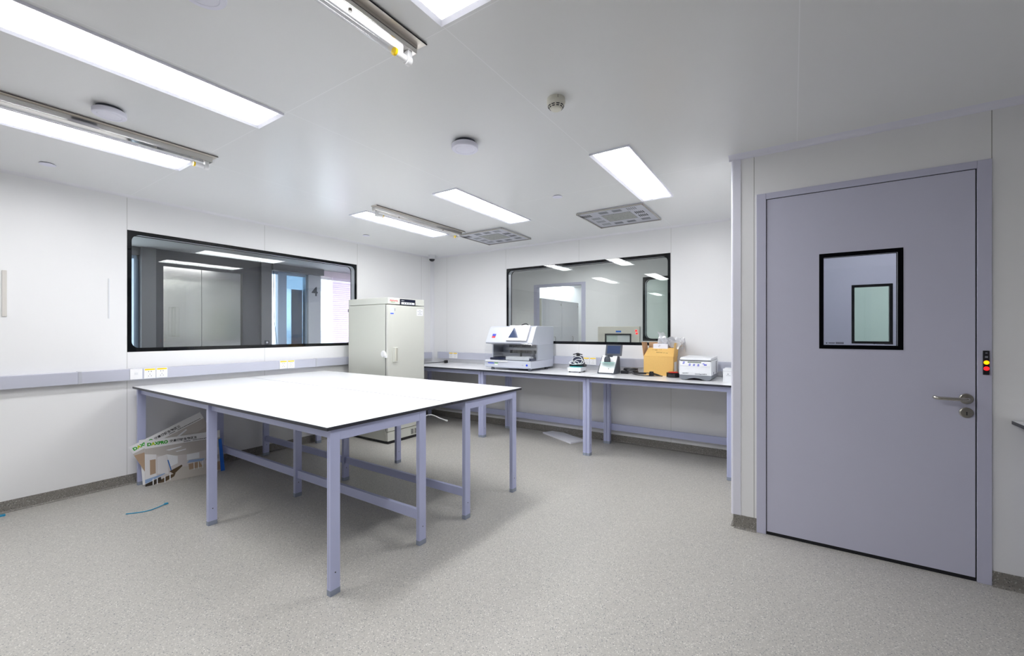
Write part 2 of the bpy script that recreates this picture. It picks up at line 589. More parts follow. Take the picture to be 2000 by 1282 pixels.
b = MB(); b.prism([(XL + p[0], ZC + p[1]) for p in cove_poly(0.022, 0.022)], YN, YB, 'y')
struct(b.build('trim_1', M['trim']), 'thin white cove above the window wall')
b = MB(); b.prism([(YB - p[0], ZC + p[1]) for p in cove_poly(0.024, 0.024)], XL, XI, 'x')
struct(b.build('trim_2', M['trim']), 'thin white cove above the far wall')
b = MB(); b.prism([(YD - p[0], ZC + p[1]) for p in cove_poly(0.062, 0.024)], XI - 0.03, XR, 'x')
struct(b.build('trim_3', M['corner']), 'white cove above the door wall')
b = MB(); b.prism([(XL + p[0], YB + p[1]) for p in cove_poly(0.045, 0.045)], 0.08, ZC, 'z')
struct(b.build('trim_4', M['trim']), 'white cove in the corner behind the freezer')
# rounded corner post of the door wall
b = MB()
pts = [(XI - 0.018, YD + 0.05), (XI - 0.018, YD + 0.012)]
for i in range(7):
    a = math.pi / 2 * i / 6
    pts.append((XI - 0.018 + 0.016 * (1 - math.cos(a)), YD + 0.012 - 0.016 * math.sin(a)))
pts += [(-0.299, YD - 0.004), (-0.299, YD + 0.05)]
b.prism(pts, 0.088, ZC - 0.02, 'z')
struct(b.build('trim_5', M['corner']), 'rounded pale corner post of the door wall')

def upstand(name, pts_a, pts_b, nrm, label, h=0.086):
    """vinyl turned up the wall: straight strip plus a small floor fillet"""
    a, c = Vector((*pts_a, 0)), Vector((*pts_b, 0))
    d = (c - a)
    F = frame((a.x, a.y, 0), (nrm[0], nrm[1], 0), Z)
    L = d.length
    prof = [(0, 0), (0.022, 0)]
    for i in range(1, 6):
        t = math.pi / 2 * i / 6
        prof.append((0.022 - 0.018 * math.sin(t), 0.018 - 0.018 * math.cos(t)))
    prof += [(0.004, 0.02), (0.004, h), (0, h)]
    sgn = 1 if F.to_3x3().col[2].dot(d.normalized()) > 0 else -1
    b = MB(F); b.prism(prof, 0, sgn * L, 'z')
    return struct(b.build(name, M['base'], sharp=50), label)

upstand('baseboard_left', (XL, YN), (XL, YB), (1, 0), 'dark speckled vinyl upstand under the window wall')
upstand('baseboard_back', (XL, YB), (XI, YB), (0, -1), 'dark speckled vinyl upstand along the far wall')
upstand('baseboard_right', (XI, YD), (DX0, YD), (0, -1), 'dark speckled vinyl upstand beside the door hinge', 0.09)
upstand('baseboard_far_right', (DX1, YD), (XR, YD), (0, -1), 'dark speckled vinyl upstand beyond the door', 0.078)
upstand('baseboard_inner', (XI, YD), (XI, YB), (-1, 0), 'dark speckled vinyl upstand on the short return wall')

# ------------------------------------------------------------------ windows
def window_unit(name, F, W, H, T_, band, rad, glass, label, border=True, kind=True, parent=None):
    """flush double glazed unit: local x along the wall, y up, z towards the room (z=0 wall face)"""
    if parent is None:
        r = thing(name, None, None)
        struct(r, label)
    else:
        r = parent
    for k, (g0, g1, q0, q1) in enumerate(((-0.006, 0.0005, -0.0095, -0.0065), (-T_ - 0.0005, -T_ + 0.006, -T_ + 0.0065, -T_ + 0.0095))):
        b = MB(F); b.box(0.001, W - 0.001, 0.001, H - 0.001, g0, g1)
        b.build('glass_pane', glass, r)
        if border:
            b = MB(F); b.ring(W, H, band, rad, q0, q1)
            b.build('black_border', M['black'], r, sharp=20)
    b = MB(F); b.ring(W, H, band * 0.82, rad, -T_ + 0.01, -0.01)
    b.build('spacer_frame', M['alu'], r, sharp=20)
    return r

window_unit('window_1', frame((XL, W1[0], W1[2]), (0, 1, 0), Z), W1[1] - W1[0], W1[3] - W1[2], T, 0.033, 0.06, M['glass'], 'long black-bordered window looking into the lift lobby')
window_unit('window_2', frame((W2[0], YB, W2[2]), (1, 0, 0), Z), W2[1] - W2[0], W2[3] - W2[2], T, 0.033, 0.06, M['glass'], 'black-bordered window looking into the next laboratory')

# ------------------------------------------------------------------ doors
def make_door(name, x0, x1, y, ztop, label, vis, handle=True, T_=T):
    """leaf in a frame, seen from -y; vis = vision panel x0,x1,z0,z1"""
    r = thing(name, None, None, (x0, y, 0))
    struct(r, label)
    W = x1 - x0
    b = MB()
    fw = 0.055
    b.box(0, fw, -0.010, T_ + 0.01, 0, ztop, 0.002).box(W - fw, W, -0.010, T_ + 0.01, 0, ztop, 0.002)
    b.box(fw, W - fw, -0.010, T_ + 0.01, ztop - 0.040, ztop, 0.002)
    b.build('door_frame', M['door_frame'], r)
    b2 = MB()   # the seal only shows in the gap round the leaf
    b2.box(fw, fw + 0.007, 0.003, 0.06, 0, ztop - 0.04).box(W - fw - 0.007, W - fw, 0.003, 0.06, 0, ztop - 0.04)
    b2.box(fw, W - fw, 0.003, 0.06, ztop - 0.047, ztop - 0.04).box(fw, W - fw, 0.001, 0.05, 0.0, 0.022)
    b2.build('door_seal', M['seal'], r)
    lx0, lx1, lz0, lz1 = fw + 0.0045, W - fw - 0.006, 0.022, ztop - 0.0445
    vx0, vx1, vz0, vz1 = vis[0] - x0, vis[1] - x0, vis[2], vis[3]
    b = MB()
    b.box(lx0, vx0, -0.004, 0.046, lz0, lz1).box(vx1, lx1, -0.004, 0.046, lz0, lz1)
    b.box(vx0, vx1, -0.004, 0.046, lz0, vz0).box(vx0, vx1, -0.004, 0.046, vz1, lz1)
    bmesh.ops.remove_doubles(b.bm, verts=b.bm.verts[:], dist=1e-5)
    leaf = b.build('door_leaf', M['door'], r)
    F = frame((vx0, -0.004, vz0), (1, 0, 0), Z)
    win = MB(F); win.ring(vx1 - vx0, vz1 - vz0, 0.023, 0.002, -0.010, 0.002)
    win.build('vision_border', M['black'], leaf, sharp=20)
    win = MB(F); win.ring(vx1 - vx0, vz1 - vz0, 0.023, 0.002, -0.052, -0.042)
    win.build('vision_border', M['black'], leaf, sharp=20)
    win = MB(F); win.ring(vx1 - vx0, vz1 - vz0, 0.021, 0.002, -0.042, -0.010)
    win.build('vision_reveal', M['alu'], leaf, sharp=20)
    for w in (-0.0085, -0.0475):
        win = MB(F); win.box(0.022, vx1 - vx0 - 0.022, 0.022, vz1 - vz0 - 0.022, w, w + 0.005)
        win.build('vision_glass', M['dglass'], leaf)
    return r, leaf, F

door, leaf, VF = make_door('door_1', DX0, DX1, YD, DZ, 'closed lavender grey laboratory door with a small black-bordered window', (0.136, 0.530, 1.243, 1.836))
# lever handle and lock rose
hx, hz = 0.784 - DX0, 0.984
b = MB()
b.lathe([(0.028, 0.0), (0.028, 0.006), (0.025, 0.009), (0.012, 0.010)], 32, (hx, -0.004, hz), 'y')
for v in b.bm.verts:
    v.co.y = -0.004 - (v.co.y + 0.004)
hd = b.build('door_handle', M['steel'], leaf)
b = MB()
b.tube([(hx, -0.010, hz), (hx, -0.035, hz), (hx - 0.004, -0.052, hz), (hx - 0.018, -0.060, hz), (hx - 0.06, -0.060, hz), (hx - 0.11, -0.060, hz + 0.0005), (hx - 0.128, -0.056, hz + 0.002), (hx - 0.134, -0.046, hz + 0.004)], 0.0095, 12)
b.build('lever', M['satin'], leaf)
b = MB()
b.lathe([(0.028, 0.0), (0.028, 0.007), (0.024, 0.010), (0.006, 0.0115)], 32, (hx, -0.004, 0.909), 'y')
for v in b.bm.verts:
    v.co.y = -0.004 - (v.co.y + 0.004)
b.mi = 1
b.box(hx - 0.002, hx + 0.002, -0.0172, -0.0155, 0.896, 0.914)
b.build('lock_cylinder', [M['steel'], M['hole']], leaf)
# glass maker's marks along the bottom of the vision glass
for u0, txt in ((0.034, 'GLASS'), (0.262, 'GLASS')):
    mk = MB(VF)
    mk.box(u0, u0 + 0.008, 0.032, 0.038, -0.0034, -0.0032)
    for k in range(6):
        mk.box(u0 + 0.014 + k * 0.0052, u0 + 0.018 + k * 0.0052, 0.032, 0.039, -0.0034, -0.0032)
    for k in range(2):
        for q in range(8):
            mk.box(u0 + 0.049 + q * 0.005, u0 + 0.0532 + q * 0.005, 0.031 + k * 0.006, 0.0355 + k * 0.006, -0.0034, -0.0032)
    mk.build('glass_mark', M['ink'], leaf)
# access indicator on the frame
ind = thing('door_indicator', 'black indicator strip with amber and red lamps on the door frame', 'indicator', (0.8565, YD - 0.010, 1.183))
b = MB(); b.box(-0.012, 0.012, -0.008, 0, -0.064, 0.065, 0.002)
b.build('housing', M['blk'], ind)
b = MB(); b.lathe([(0.0105, 0), (0.0105, 0.002), (0.006, 0.004)], 24, (0, -0.008, 0.002), 'y')
for v in b.bm.verts:
    v.co.y = -0.016 - v.co.y
b.build('amber_lamp', M['lamp_y'], ind)
b = MB(); b.lathe([(0.0105, 0), (0.0105, 0.002), (0.006, 0.004)], 24, (0, -0.008, -0.030), 'y')
for v in b.bm.verts:
    v.co.y = -0.016 - v.co.y
b.build('red_lamp', M['lamp_r'], ind)
b = MB(); b.box(-0.004, 0.004, -0.0085, -0.008, 0.050, 0.055).box(-0.0055, 0.0055, -0.0085, -0.008, 0.027, 0.036)
b.build('symbol', M['greyink'], ind)

# airlock behind the door, with its second door
b = MB(); b.box(XI + T, 1.3, 5.43 + 0.0, 5.53, 2.27, ZC).box(XI + T, 0.14, 5.43, 5.53, 0, 2.27).box(1.19, 1.30, 5.43, 5.53, 0, 2.27).box(1.2, 1.3, YD + T, 5.43, 0, ZC)
struct(b.build('wall_airlock', M['wall_plain']), 'white airlock wall behind the lavender door')
make_door('door_2', 0.11, 1.22, 5.43, 2.27, 'second lavender door seen through the small door window', (0.488, 0.80, 1.23, 1.815))
b = MB(); b.box(-0.24, 2.2, 7.9, 8.0, 0, ZC).box(2.1, 2.2, 5.53, 7.9, 0, ZC).box(0.9, 2.1, 5.53, 5.56, 2.28, ZC)
struct(b.build('wall_beyond', M['greenwall']), 'pale wall seen through both door windows')

# ------------------------------------------------------------------ ceiling lights
def light_panel():
    r = thing('ceiling_light', '', 'ceiling light', (0, 0, ZC), group='recessed ceiling light panels')
    b = MB()
    w, l = 0.137, 0.609
    fr = 0.021
    for sx in (-1, 1):
        b.hexa([(sx * w, -l, -0.013), (sx * w, l, -0.013), (sx * (w - fr), l - fr, -0.006), (sx * (w - fr), -l + fr, -0.006),
                (sx * w, -l, 0), (sx * w, l, 0), (sx * (w - fr), l - fr, 0), (sx * (w - fr), -l + fr, 0)])
        b.hexa([(-w, sx * l, -0.013), (w, sx * l, -0.013), (w - fr, sx * (l - fr), -0.006), (-w + fr, sx * (l - fr), -0.006),
                (-w, sx * l, 0), (w, sx * l, 0), (w - fr, sx * (l - fr), 0), (-w + fr, sx * (l - fr), 0)])
    b.build('light_frame', M['lframe'], r)
    b = MB(); b.box(-w + 0.021, w - 0.021, -l + 0.021, l - 0.021, -0.0055, -0.001)
    b.build('diffuser', M['panel'], r)
    return r

lp = light_panel()
spots = [
    (-2.474, 0.642, 'lit ceiling panel between two round white ceiling discs'),
    (-3.655, 0.646, 'lit ceiling panel alongside the long steel tube lamp by the window wall'),
    (-1.008, 0.618, 'lit ceiling panel cut by the picture top, beside the tube lamp with yellow bands'),
    (-3.667, 3.312, 'lit ceiling panel above the freezer, beside a steel tube lamp'),
    (-2.482, 3.297, 'lit ceiling panel in the middle of the far row, pointing at the smaller-looking vent'),
    (-1.016, 3.290, 'lit ceiling panel in front of the large steel ceiling vent'),
    (-1.008, -2.02, 'added unseen ceiling panel behind the camera, lighting the door side'),  # unseen panel added to brighten the door and near floor
]
for i, (x, y, lab) in enumerate(spots):
    o = lp if i == 0 else dup(lp)
    o.location = (x, y, ZC)
    o['label'] = lab
# unseen lamps added to brighten the neighbouring rooms
for x, y, lab in ((-3.0, 6.0, 'added unseen ceiling panel lighting the next laboratory beyond the far window'), (-3.43, 9.0, 'added unseen ceiling panel lighting the locker room'),
                  (-1.0, 8.6, 'added unseen ceiling panel lighting the pale green room'), (0.75, 4.3, 'added unseen ceiling panel lighting the airlock behind the door'), (1.2, 6.8, 'added unseen ceiling panel lighting the room past the airlock')):
    o = dup(lp, (x, y, ZC), lab, 'added unseen ceiling panels of the neighbouring rooms')
    if x > 0 or x == -3.43:
        for c in o.children:
            if c.name.startswith('diffuser'):
                c.data = c.data.copy()
                c.data.materials[0] = M['panel_dim'] if x > 0 else M['panel_low']

# ------------------------------------------------------------------ ultraviolet tube lamps
def uv_lamp(side):
    """tube lamp along local y, length 1.3; side=+1: flat flange towards +x"""
    r = thing('tube_lamp', '', 'lamp', group='ceiling tube lamps')
    L = 1.30
    s = side
    b = MB()
    xs = sorted((s * 0.055, s * -0.028))
    b.box(xs[0], xs[1], 0, L, -0.008, 0, 0.003)
    b.mi = 1
    e = sorted((s * 0.055, s * 0.0575))
    b.box(e[0], e[1], 0, L, -0.0085, -0.005)
    b.build('mounting_plate', [M['platesteel'], M['hole']], r)
    b = MB()
    b.prism([(-0.032, -0.008), (0.024, -0.008), (0.019, -0.042), (-0.027, -0.042)], 0.012, L - 0.020, 'y', 0.002)
    b.build('reflector_housing', M['mirror'], r)
    for y in (0.05, L - 0.05):
        b = MB()
        b.box(-0.018, 0.012, y - 0.012, y + 0.012, -0.066, -0.041, 0.003)
        b.cyl((-0.003, y - 0.013, -0.078), 0.019, 0.026, 'y', 20, bev=0.003)
        b.build('lamp_holder', M['white'], r)
    b = MB()
    b.cyl((-0.003, 0.062, -0.078), 0.0135, L - 0.124, 'y', 16)
    tb = b.build('glass_tube', M['quartz'], r)
    for y in (0.065, L - 0.115):
        b = MB(); b.cyl((-0.003, y, -0.078), 0.0145, 0.05, 'y', 20)
        tb2 = b.build('end_cap', M['white'], tb)
    for y in (0.115, L - 0.125):
        b = MB(); b.cyl((-0.003, y, -0.078), 0.0150, 0.010, 'y', 20)
        b.build('yellow_band', M['yellow'], tb)
    for y in (L * 0.25, L * 0.75):
        b = MB(); b.cyl((-0.003, y, -0.047), 0.006, 0.006, 'z', 16)
        b.build('clip', M['satin'], r)
    return r

uv = uv_lamp(1)
uv.location = (-3.343, 0.009, ZC)
uv['label'] = 'steel tube lamp on the ceiling nearest the wall with the beige strip'
dup(uv, (-1.330, -0.023, ZC), 'steel tube lamp on the ceiling with its bare tube and yellow bands facing the camera')
dup(uv, (-3.338, 2.632, ZC), 'steel tube lamp on the ceiling ending at a square vent')

# ------------------------------------------------------------------ ceiling discs, detector, sprinkler covers, dome camera
def ceiling_disc():
    r = thing('ceiling_disc', '', 'ceiling disc', group='round white ceiling discs')
    b = MB(); b.lathe([(0.066, 0), (0.066, -0.020)], 40)
    b.build('mounting_base', M['dgrey'], r)
    b = MB(); b.lathe([(0.080, -0.018), (0.084, -0.022), (0.084, -0.046), (0.080, -0.050), (0.061, -0.050), (0.060, -0.0485), (0.058, -0.050), (0.0, -0.052)][:-1] + [(0.002, -0.051)], 48)
    b.build('cover', M['discw'], r)
    return r

cdisc = ceiling_disc()
cdisc.location = (-1.735, 2.075, ZC)
cdisc['label'] = 'round white ceiling disc in the middle of the ceiling beside the smoke detector'
dd = dup(cdisc, (-3.068, 0.703, ZC), 'round white ceiling disc between two lit panels')
dd.scale = (0.84, 0.84, 0.84)
dd = dup(cdisc, (-1.70, 0.628, ZC), 'round white ceiling disc cut off by the top of the photo')
dd.scale = (0.84, 0.84, 0.84)

sd = thing('smoke_detector', 'cream smoke detector with dark slots on the ceiling', 'smoke detector', (-1.021, 1.95, ZC))
b = MB(); b.lathe([(0.045, 0), (0.047, -0.004), (0.047, -0.016), (0.045, -0.018)], 36)
b.mi = 1
b.box(0.0295, 0.0305, -0.0375, -0.0345, -0.017, -0.003)
b.build('base_ring', [M['cream'], M['hole']], sd)
b = MB(); b.lathe([(0.048, -0.018), (0.048, -0.024), (0.043, -0.036), (0.029, -0.055), (0.024, -0.058), (0.002, -0.059)], 36)
b.build('detector_head', M['cream'], sd)
b = MB()
for i in range(10):
    a = 2 * math.pi * i / 10 - 2.1
    for (rr, z, hw) in ((0.0390, -0.0415, 0.0085), (0.0340, -0.0485, 0.0068)):
        F = Matrix.Translation((rr * math.cos(a), rr * math.sin(a), z)) @ Matrix.Rotation(a, 4, 'Z') @ Matrix.Rotation(math.radians(-52), 4, 'Y')
        q = MB(F); q.bm.free(); q.bm = b.bm
        q.box(-0.0018, 0.0022, -hw, hw, -0.0016, 0.0016)
b.build('sensor_slot', M['hole'], sd)

def sprinkler():
    r = thing('sprinkler_cover', '', 'sprinkler cover', group='flat white sprinkler covers')
    b = MB(); b.lathe([(0.036, 0), (0.036, -0.006)], 32)
    b.build('recess_ring', M['dgrey'], r)
    b = MB(); b.lathe([(0.043, -0.005), (0.043, -0.008), (0.040, -0.009)], 32)
    b.build('cover_plate', M['discw'], r)
    return r

sp = sprinkler()
sp.location = (-1.745, 3.36, ZC)
sp['label'] = 'small flat white sprinkler cover between the two far lit panels'
dup(sp, (-4.45, 0.69, ZC), 'small flat white sprinkler cover above the beige wall strip')
dup(sp, (-4.44, 3.40, ZC), 'small flat white sprinkler cover above the freezer')

cc = thing('dome_camera', 'small white dome camera with black bubble in the ceiling corner', 'security camera', (-4.745, 4.87, ZC))
b = MB(); b.lathe([(0.055, 0), (0.058, -0.004), (0.058, -0.050), (0.050, -0.060), (0.044, -0.062)], 36)
b.build('housing', M['white2'], cc)
b = MB(); b.lathe([(0.044, -0.062), (0.041, -0.074), (0.032, -0.088), (0.018, -0.096), (0.002, -0.099)], 32)
b.build('dome', M['blk'], cc)

# ------------------------------------------------------------------ square ceiling vents
def vent():
    r = thing('ceiling_vent', '', 'vent', group='square steel ceiling vents')
    h = 0.335
    b = MB()
    b.box(-h, h, -h, h, -0.010, 0, 0.002)
    b.build('vent_plate', M['alu'], r)
    b = MB(); b.box(-h, h, -h - 0.003, -h + 0.008, -0.020, -0.0095).box(-h, h, h - 0.008, h + 0.003, -0.020, -0.0095).box(-h - 0.003, -h + 0.008, -h, h, -0.020, -0.0095).box(h - 0.008, h + 0.003, -h, h, -0.020, -0.0095)
    b.build('vent_rim', M['satin'], r)
    b = MB(); b.box(-0.150, 0.150, -0.135, 0.135, -0.0125, -0.0095)
    b.build('filter_mesh', M['meshgrey'], r)
    # slotted blocks round the mesh, each five slits
    blocks = [(-0.28, -0.19, 0), (-0.09, -0.225, 1), (0.05, -0.225, 1), (0.195, -0.225, 0), (0.225, -0.06, 0), (0.225, 0.07, 0), (0.21, 0.215, 1),
              (0.05, 0.235, 1), (-0.09, 0.235, 1), (-0.225, 0.215, 0), (-0.235, 0.085, 0), (-0.235, -0.05, 0)]
    for k, (x, y, o_) in enumerate(blocks):
        b = MB()
        for q in range(5):
            d = (q - 2) * 0.019
            if o_ == 0:
                b.box(x + d - 0.005, x + d + 0.005, y - 0.04, y + 0.04, -0.0108, -0.0095)
            else:
                b.box(x - 0.045, x + 0.045, y + d * 0.8 - 0.0055, y + d * 0.8 + 0.0055, -0.0108, -0.0095)
        b.build('slot_block', M['hole'] if o_ == 0 and k in (0, 4, 5) else M['grey'], r)
    for sx in (-1, 1):
        for sy in (-1, 1):
            pass
    return r

def mesh_grey():
    m = mat('perforated_mesh', S(150, 152, 152), 0.5, 0.4)
    nt = m.node_tree
    tc = nt.nodes.new('ShaderNodeTexCoord')
    ck = nt.nodes.new('ShaderNodeTexVoronoi')
    ck.inputs['Scale'].default_value = 130
    nt.links.new(tc.outputs['Object'], ck.inputs['Vector'])
    f = math_node(nt, 'LESS_THAN', ck.outputs['Distance'], 0.35)
    mx = nt.nodes.new('ShaderNodeMix')
    mx.data_type = 'RGBA'
    mx.inputs[6].default_value = S(172, 174, 172)
    mx.inputs[7].default_value = S(100, 100, 100)
    nt.links.new(f, mx.inputs[0])
    nt.links.new(mx.outputs[2], nt.nodes['Principled BSDF'].inputs['Base Color'])
    return m
M['meshgrey'] = mesh_grey()
vt = vent()
vt.location = (-1.502, 4.285, ZC)
vt['label'] = 'square steel ceiling vent above the far window, larger in view'
dup(vt, (-3.135, 4.33, ZC), 'square steel ceiling vent touching the end of a tube lamp')

# ------------------------------------------------------------------ trunking and sockets
tr = thing('cable_trunking', 'grey aluminium cable trunking along the window wall behind the island bench', 'trunking', (XL, 0, 0))
b = MB(); b.box(0.0006, 0.058, YN + 0.02, 4.97, 0.922, 1.020, 0.004)
b.build('channel', M['trunk'], tr)
for y in (0.93, 1.255, 2.985, 4.12):
    b = MB(); b.box(0.0006, 0.0605, y - 0.012, y + 0.012, 0.920, 1.0225, 0.003)
    b.build('joint_cover', M['alu'], tr)
tr = thing('cable_trunking', 'grey aluminium cable trunking along the far wall above the long bench', 'trunking', (0, YB, 0))
b = MB(); b.box(-4.72, XI - 0.01, -0.058, 0, 0.926, 1.028, 0.004)
b.build('channel', M['trunk'], tr)
for x in (-4.715, -1.95):
    b = MB(); b.box(x - 0.01, x + 0.01, -0.0605, 0, 0.924, 1.0305, 0.003)
    b.build('joint_cover', M['alu'], tr)

def socket(F, label, live=True):
    """local x along the trunking, y up, z out"""
    r = thing('power_socket' if live else 'data_outlet', label, 'socket', group='sockets on the trunking' if live else None)
    r.matrix_world = F
    b = MB(); b.box(-0.042, 0.042, -0.046, 0.046, 0, 0.008, 0.002)
    b.build('face_plate', M['white'], r)
    if live:
        b = MB(); b.box(-0.036, 0.036, 0.028, 0.041, 0.008, 0.0088)
        b.build('yellow_label', M['yellow'], r)
        b = MB()
        for x in (-0.009, 0.009):
            b.box(x - 0.002, x + 0.002, 0.012, 0.020, 0.008, 0.0086)
        for x, y, a in ((0, -0.008, 0), (-0.010, -0.024, 0.6), (0.010, -0.024, -0.6)):
            b.box(x - 0.0013, x + 0.0013, y - 0.004, y + 0.004, 0.008, 0.0086)
        b.build('pin_hole', M['hole'], r)
    else:
        b = MB(); b.box(-0.012, 0.012, -0.006, 0.014, 0.008, 0.0092, 0.0005)
        b.build('cover_flap', M['white2'], r)
    return r

for y, lab, live in ((1.283, 'blank white outlet plate beside two power sockets on the window-wall trunking', False),
                     (1.378, 'power socket next to the blank outlet plate on the window-wall trunking', True),
                     (1.465, 'second power socket from the blank outlet plate on the window-wall trunking', True),
                     (2.578, 'power socket in the pair nearer the freezer, first of the pair from the blank plate', True),
                     (2.666, 'power socket in the pair nearer the freezer, closest to the freezer', True)):
    socket(frame((XL + 0.058, y, 0.974), (0, 1, 0), Z), lab, live)
for x, lab in ((-4.43, 'power socket on the far trunking next to the freezer, nearer the corner'), (-4.345, 'power socket on the far trunking next to the freezer, farther from the corner'),
               (-2.17, 'power socket on the far trunking behind the small white mixer'), (-2.082, 'power socket on the far trunking nearer the tilted screen')):
    socket(frame((x, YB - 0.058, 0.98), (1, 0, 0), Z), lab)

for y, w, p, mm, lab in ((0.539, 0.024, 0.010, 'beige', 'narrow beige strip standing on the wall where the photo cuts it'), (1.118, 0.011, 0.006, 'white2', 'thin white strip on the wall beside the lift-lobby window')):
    b = MB(); b.box(XL, XL + p, y - w / 2, y + w / 2, 1.462, 1.806, 0.002)
    tag(b.build('wall_strip', M[mm]), lab, 'wall strip')

# ------------------------------------------------------------------ laboratory benches
ZT = 0.867
def leg_mesh(b, x0, x1, y0, y1, z1):
    b.box(x0, x1, y0, y1, 0.028, z1, 0.0015)
    b.mi = 1
    xm = (x0 + x1) / 2
    b.box(xm - 0.0012, xm + 0.0012, y0 - 0.0004, y1 + 0.0004, 0.04, z1 - 0.06)
    b.mi = 0

def bench(label, x0, x1, y0, y1, legs_x, legs_y, low_y, low_z, group, rail_y, apron=0.060):
    r = thing('lab_bench', label, 'lab bench', (0, 0, 0), 0, group)
    t = 0.018
    b = MB()
    b.box(x0, x1, y0, y1, ZT - t, ZT, 0.0012, 1)
    for f in b.bm.faces:
        f.material_index = 1 if f.normal.z < 0.5 else 0
    bmesh.ops.recalc_face_normals(b.bm, faces=b.bm.faces[:])
    for f in b.bm.faces:
        f.material_index = 0 if f.normal.z > 0.9 else 1
    b.build('worktop', [M['top'], M['edge']], r)
    zu = ZT - t
    for (lx0, lx1) in legs_x:
        for (ly0, ly1) in legs_y:
            b = MB(); leg_mesh(b, lx0, lx1, ly0, ly1, zu)
            lg = b.build('leg', [M['leg'], M['foot']], r)
            b = MB(); b.box(lx0 - 0.0006, lx1 + 0.0006, ly0 - 0.0006, ly1 + 0.0006, 0, 0.030, 0.001)
            b.build('foot_cap', M['foot'], lg)
            b = MB()
            ym = (ly0 + ly1) / 2
            b.cyl((lx1 - 0.001, ym, 0.115), 0.0035, 0.0016, 'x', 12)
            b.build('bolt_hole', M['hole'], lg)
        b = MB(); b.box(lx0 + 0.0005, lx1 - 0.0005, legs_y[0][1], legs_y[1][0], zu - apron, zu, 0.001)
        b.cyl((lx1 - 0.002, legs_y[0][1] + 0.10, zu - 0.028), 0.0032, 0.002, 'x', 12)
        ap = b.build('end_apron', M['leg'], r)
    for (a, c) in zip(legs_x, legs_x[1:]):
        for (ry0, ry1) in rail_y:
            b = MB(); b.box(a[1], c[0], ry0, ry1, zu - 0.050, zu, 0.001)
            b.build('top_rail', M['leg'], r)
        b = MB(); b.box(a[1], c[0], low_y[0], low_y[1], low_z[0], low_z[1], 0.001)
        b.build('stretcher', M['leg'], r)
    return r

IX = [(-4.815, -4.785), (-3.405, -3.375), (-1.986, -1.956)]
bench('white-topped island bench half nearer the camera, with grey-lavender legs', -4.832, -1.946, 1.257, 2.189, IX, [(1.282, 1.338), (1.898, 1.954)], (1.915, 1.94), (0.152, 0.215), 'halves of the island bench', [(1.303, 1.330), (1.905, 1.932)])
bench('white-topped island bench half nearer the freezer, with grey-lavender legs', -4.832, -1.946, 2.192, 3.085, IX, [(2.344, 2.400), (2.956, 3.014)], (2.360, 2.385), (0.155, 0.212), 'halves of the island bench', [(2.365, 2.392), (2.963, 2.99)])
FY0 = 4.236
for lab, x0, x1 in (('white-topped bench length behind the freezer against the far wall', -4.86, -3.322), ('white-topped bench length under the silver analyser and small mixer', -3.319, -1.877), ('white-topped bench length carrying the cardboard box and centrifuge', -1.874, -0.38)):
    bench(lab, x0, x1, FY0, YB - 0.008, [(x0 + 0.0005, x0 + 0.036), (x1 - (0.122 if x1 > -1 else 0.036), x1 - (0.086 if x1 > -1 else 0.0005))], [(4.282, 4.348), (4.886, 4.944)], (4.950, 4.975), (0.155, 0.232), 'bench lengths along the far wall', [(4.292, 4.325), (4.90, 4.93)])
ZT = 0.884
bench('white-topped bench beside the door, only its black-edged corner in view', 0.950, 2.40, 2.52, YD - 0.006, [(1.05, 1.08), (2.33, 2.36)], [(2.56, 2.615), (3.16, 3.216)], (3.18, 3.205), (0.155, 0.215), 'bench lengths along the door wall', [(2.58, 2.605), (3.18, 3.205)])
ZT = 0.867

# ------------------------------------------------------------------ freezer
fz = thing('freezer', 'tall cream upright laboratory freezer with one door and control panel', 'freezer', (-4.785, 3.392, 0))
D, Wd = 0.760, 0.598
b = MB(); b.box(0, 0.712, 0, Wd, 0.032, 1.678, 0.004)
b.build('cabinet', M['freezer'], fz)
b = MB(); b.box(0.02, D - 0.012, 0.012, Wd - 0.012, 0.0, 0.034, 0.003)
b.build('plinth', M['blk'], fz)
b = MB(); b.box(0, D - 0.004, 0, Wd, 1.682, 1.760, 0.005)
hood = b.build('control_housing', M['freezer_d'], fz)
b = MB(); b.box(0.722, D, 0.0, Wd, 0.150, 1.672, 0.007, 3)
fd = b.build('freezer_door', M['freezer_d'], fz)
b = MB(); b.box(0.711, 0.723, 0.006, Wd - 0.006, 0.156, 1.666)
b.build('door_gasket', M['dgrey'], fz)
b = MB(); b.box(0.711, D - 0.006, 0.002, Wd - 0.002, 0.034, 0.144, 0.004)
kp = b.build('kick_panel', M['freezer_d'], fz)
b = MB()
for g in range(3):
    for q in range(6):
        yy = 0.372 + g * 0.058
        b.box(D - 0.0062, D - 0.0052, yy, yy + 0.042, 0.052 + q * 0.011, 0.058 + q * 0.011)
b.build('vent_slots', M['hole'], kp)
# door handle: upright grip with a recess
b = MB(); b.box(D - 0.001, D + 0.012, 0.068, 0.146, 0.978, 1.160, 0.005, 3)
hnd = b.build('handle', M['freezer_d'], fd)
b = MB(); b.box(D + 0.0115, D + 0.0128, 0.112, 0.138, 0.992, 1.148)
b.build('handle_recess', M['locker_s'], hnd)
b = MB(); b.box(D + 0.0125, D + 0.019, 0.096, 0.112, 0.990, 1.150, 0.003)
b.build('grip_bar', M['cream'], hnd)
# latch knob on the side seam
b = MB(); b.lathe([(0.040, 0), (0.040, 0.014), (0.034, 0.020), (0.004, 0.022)], 36, (0.690, 0, 1.080), 'y')
for v in b.bm.verts:
    v.co.y = -v.co.y
b.box(0.715, 0.752, -0.016, 0.0, 1.035, 1.070, 0.003)
b.build('latch', M['white'], fz)
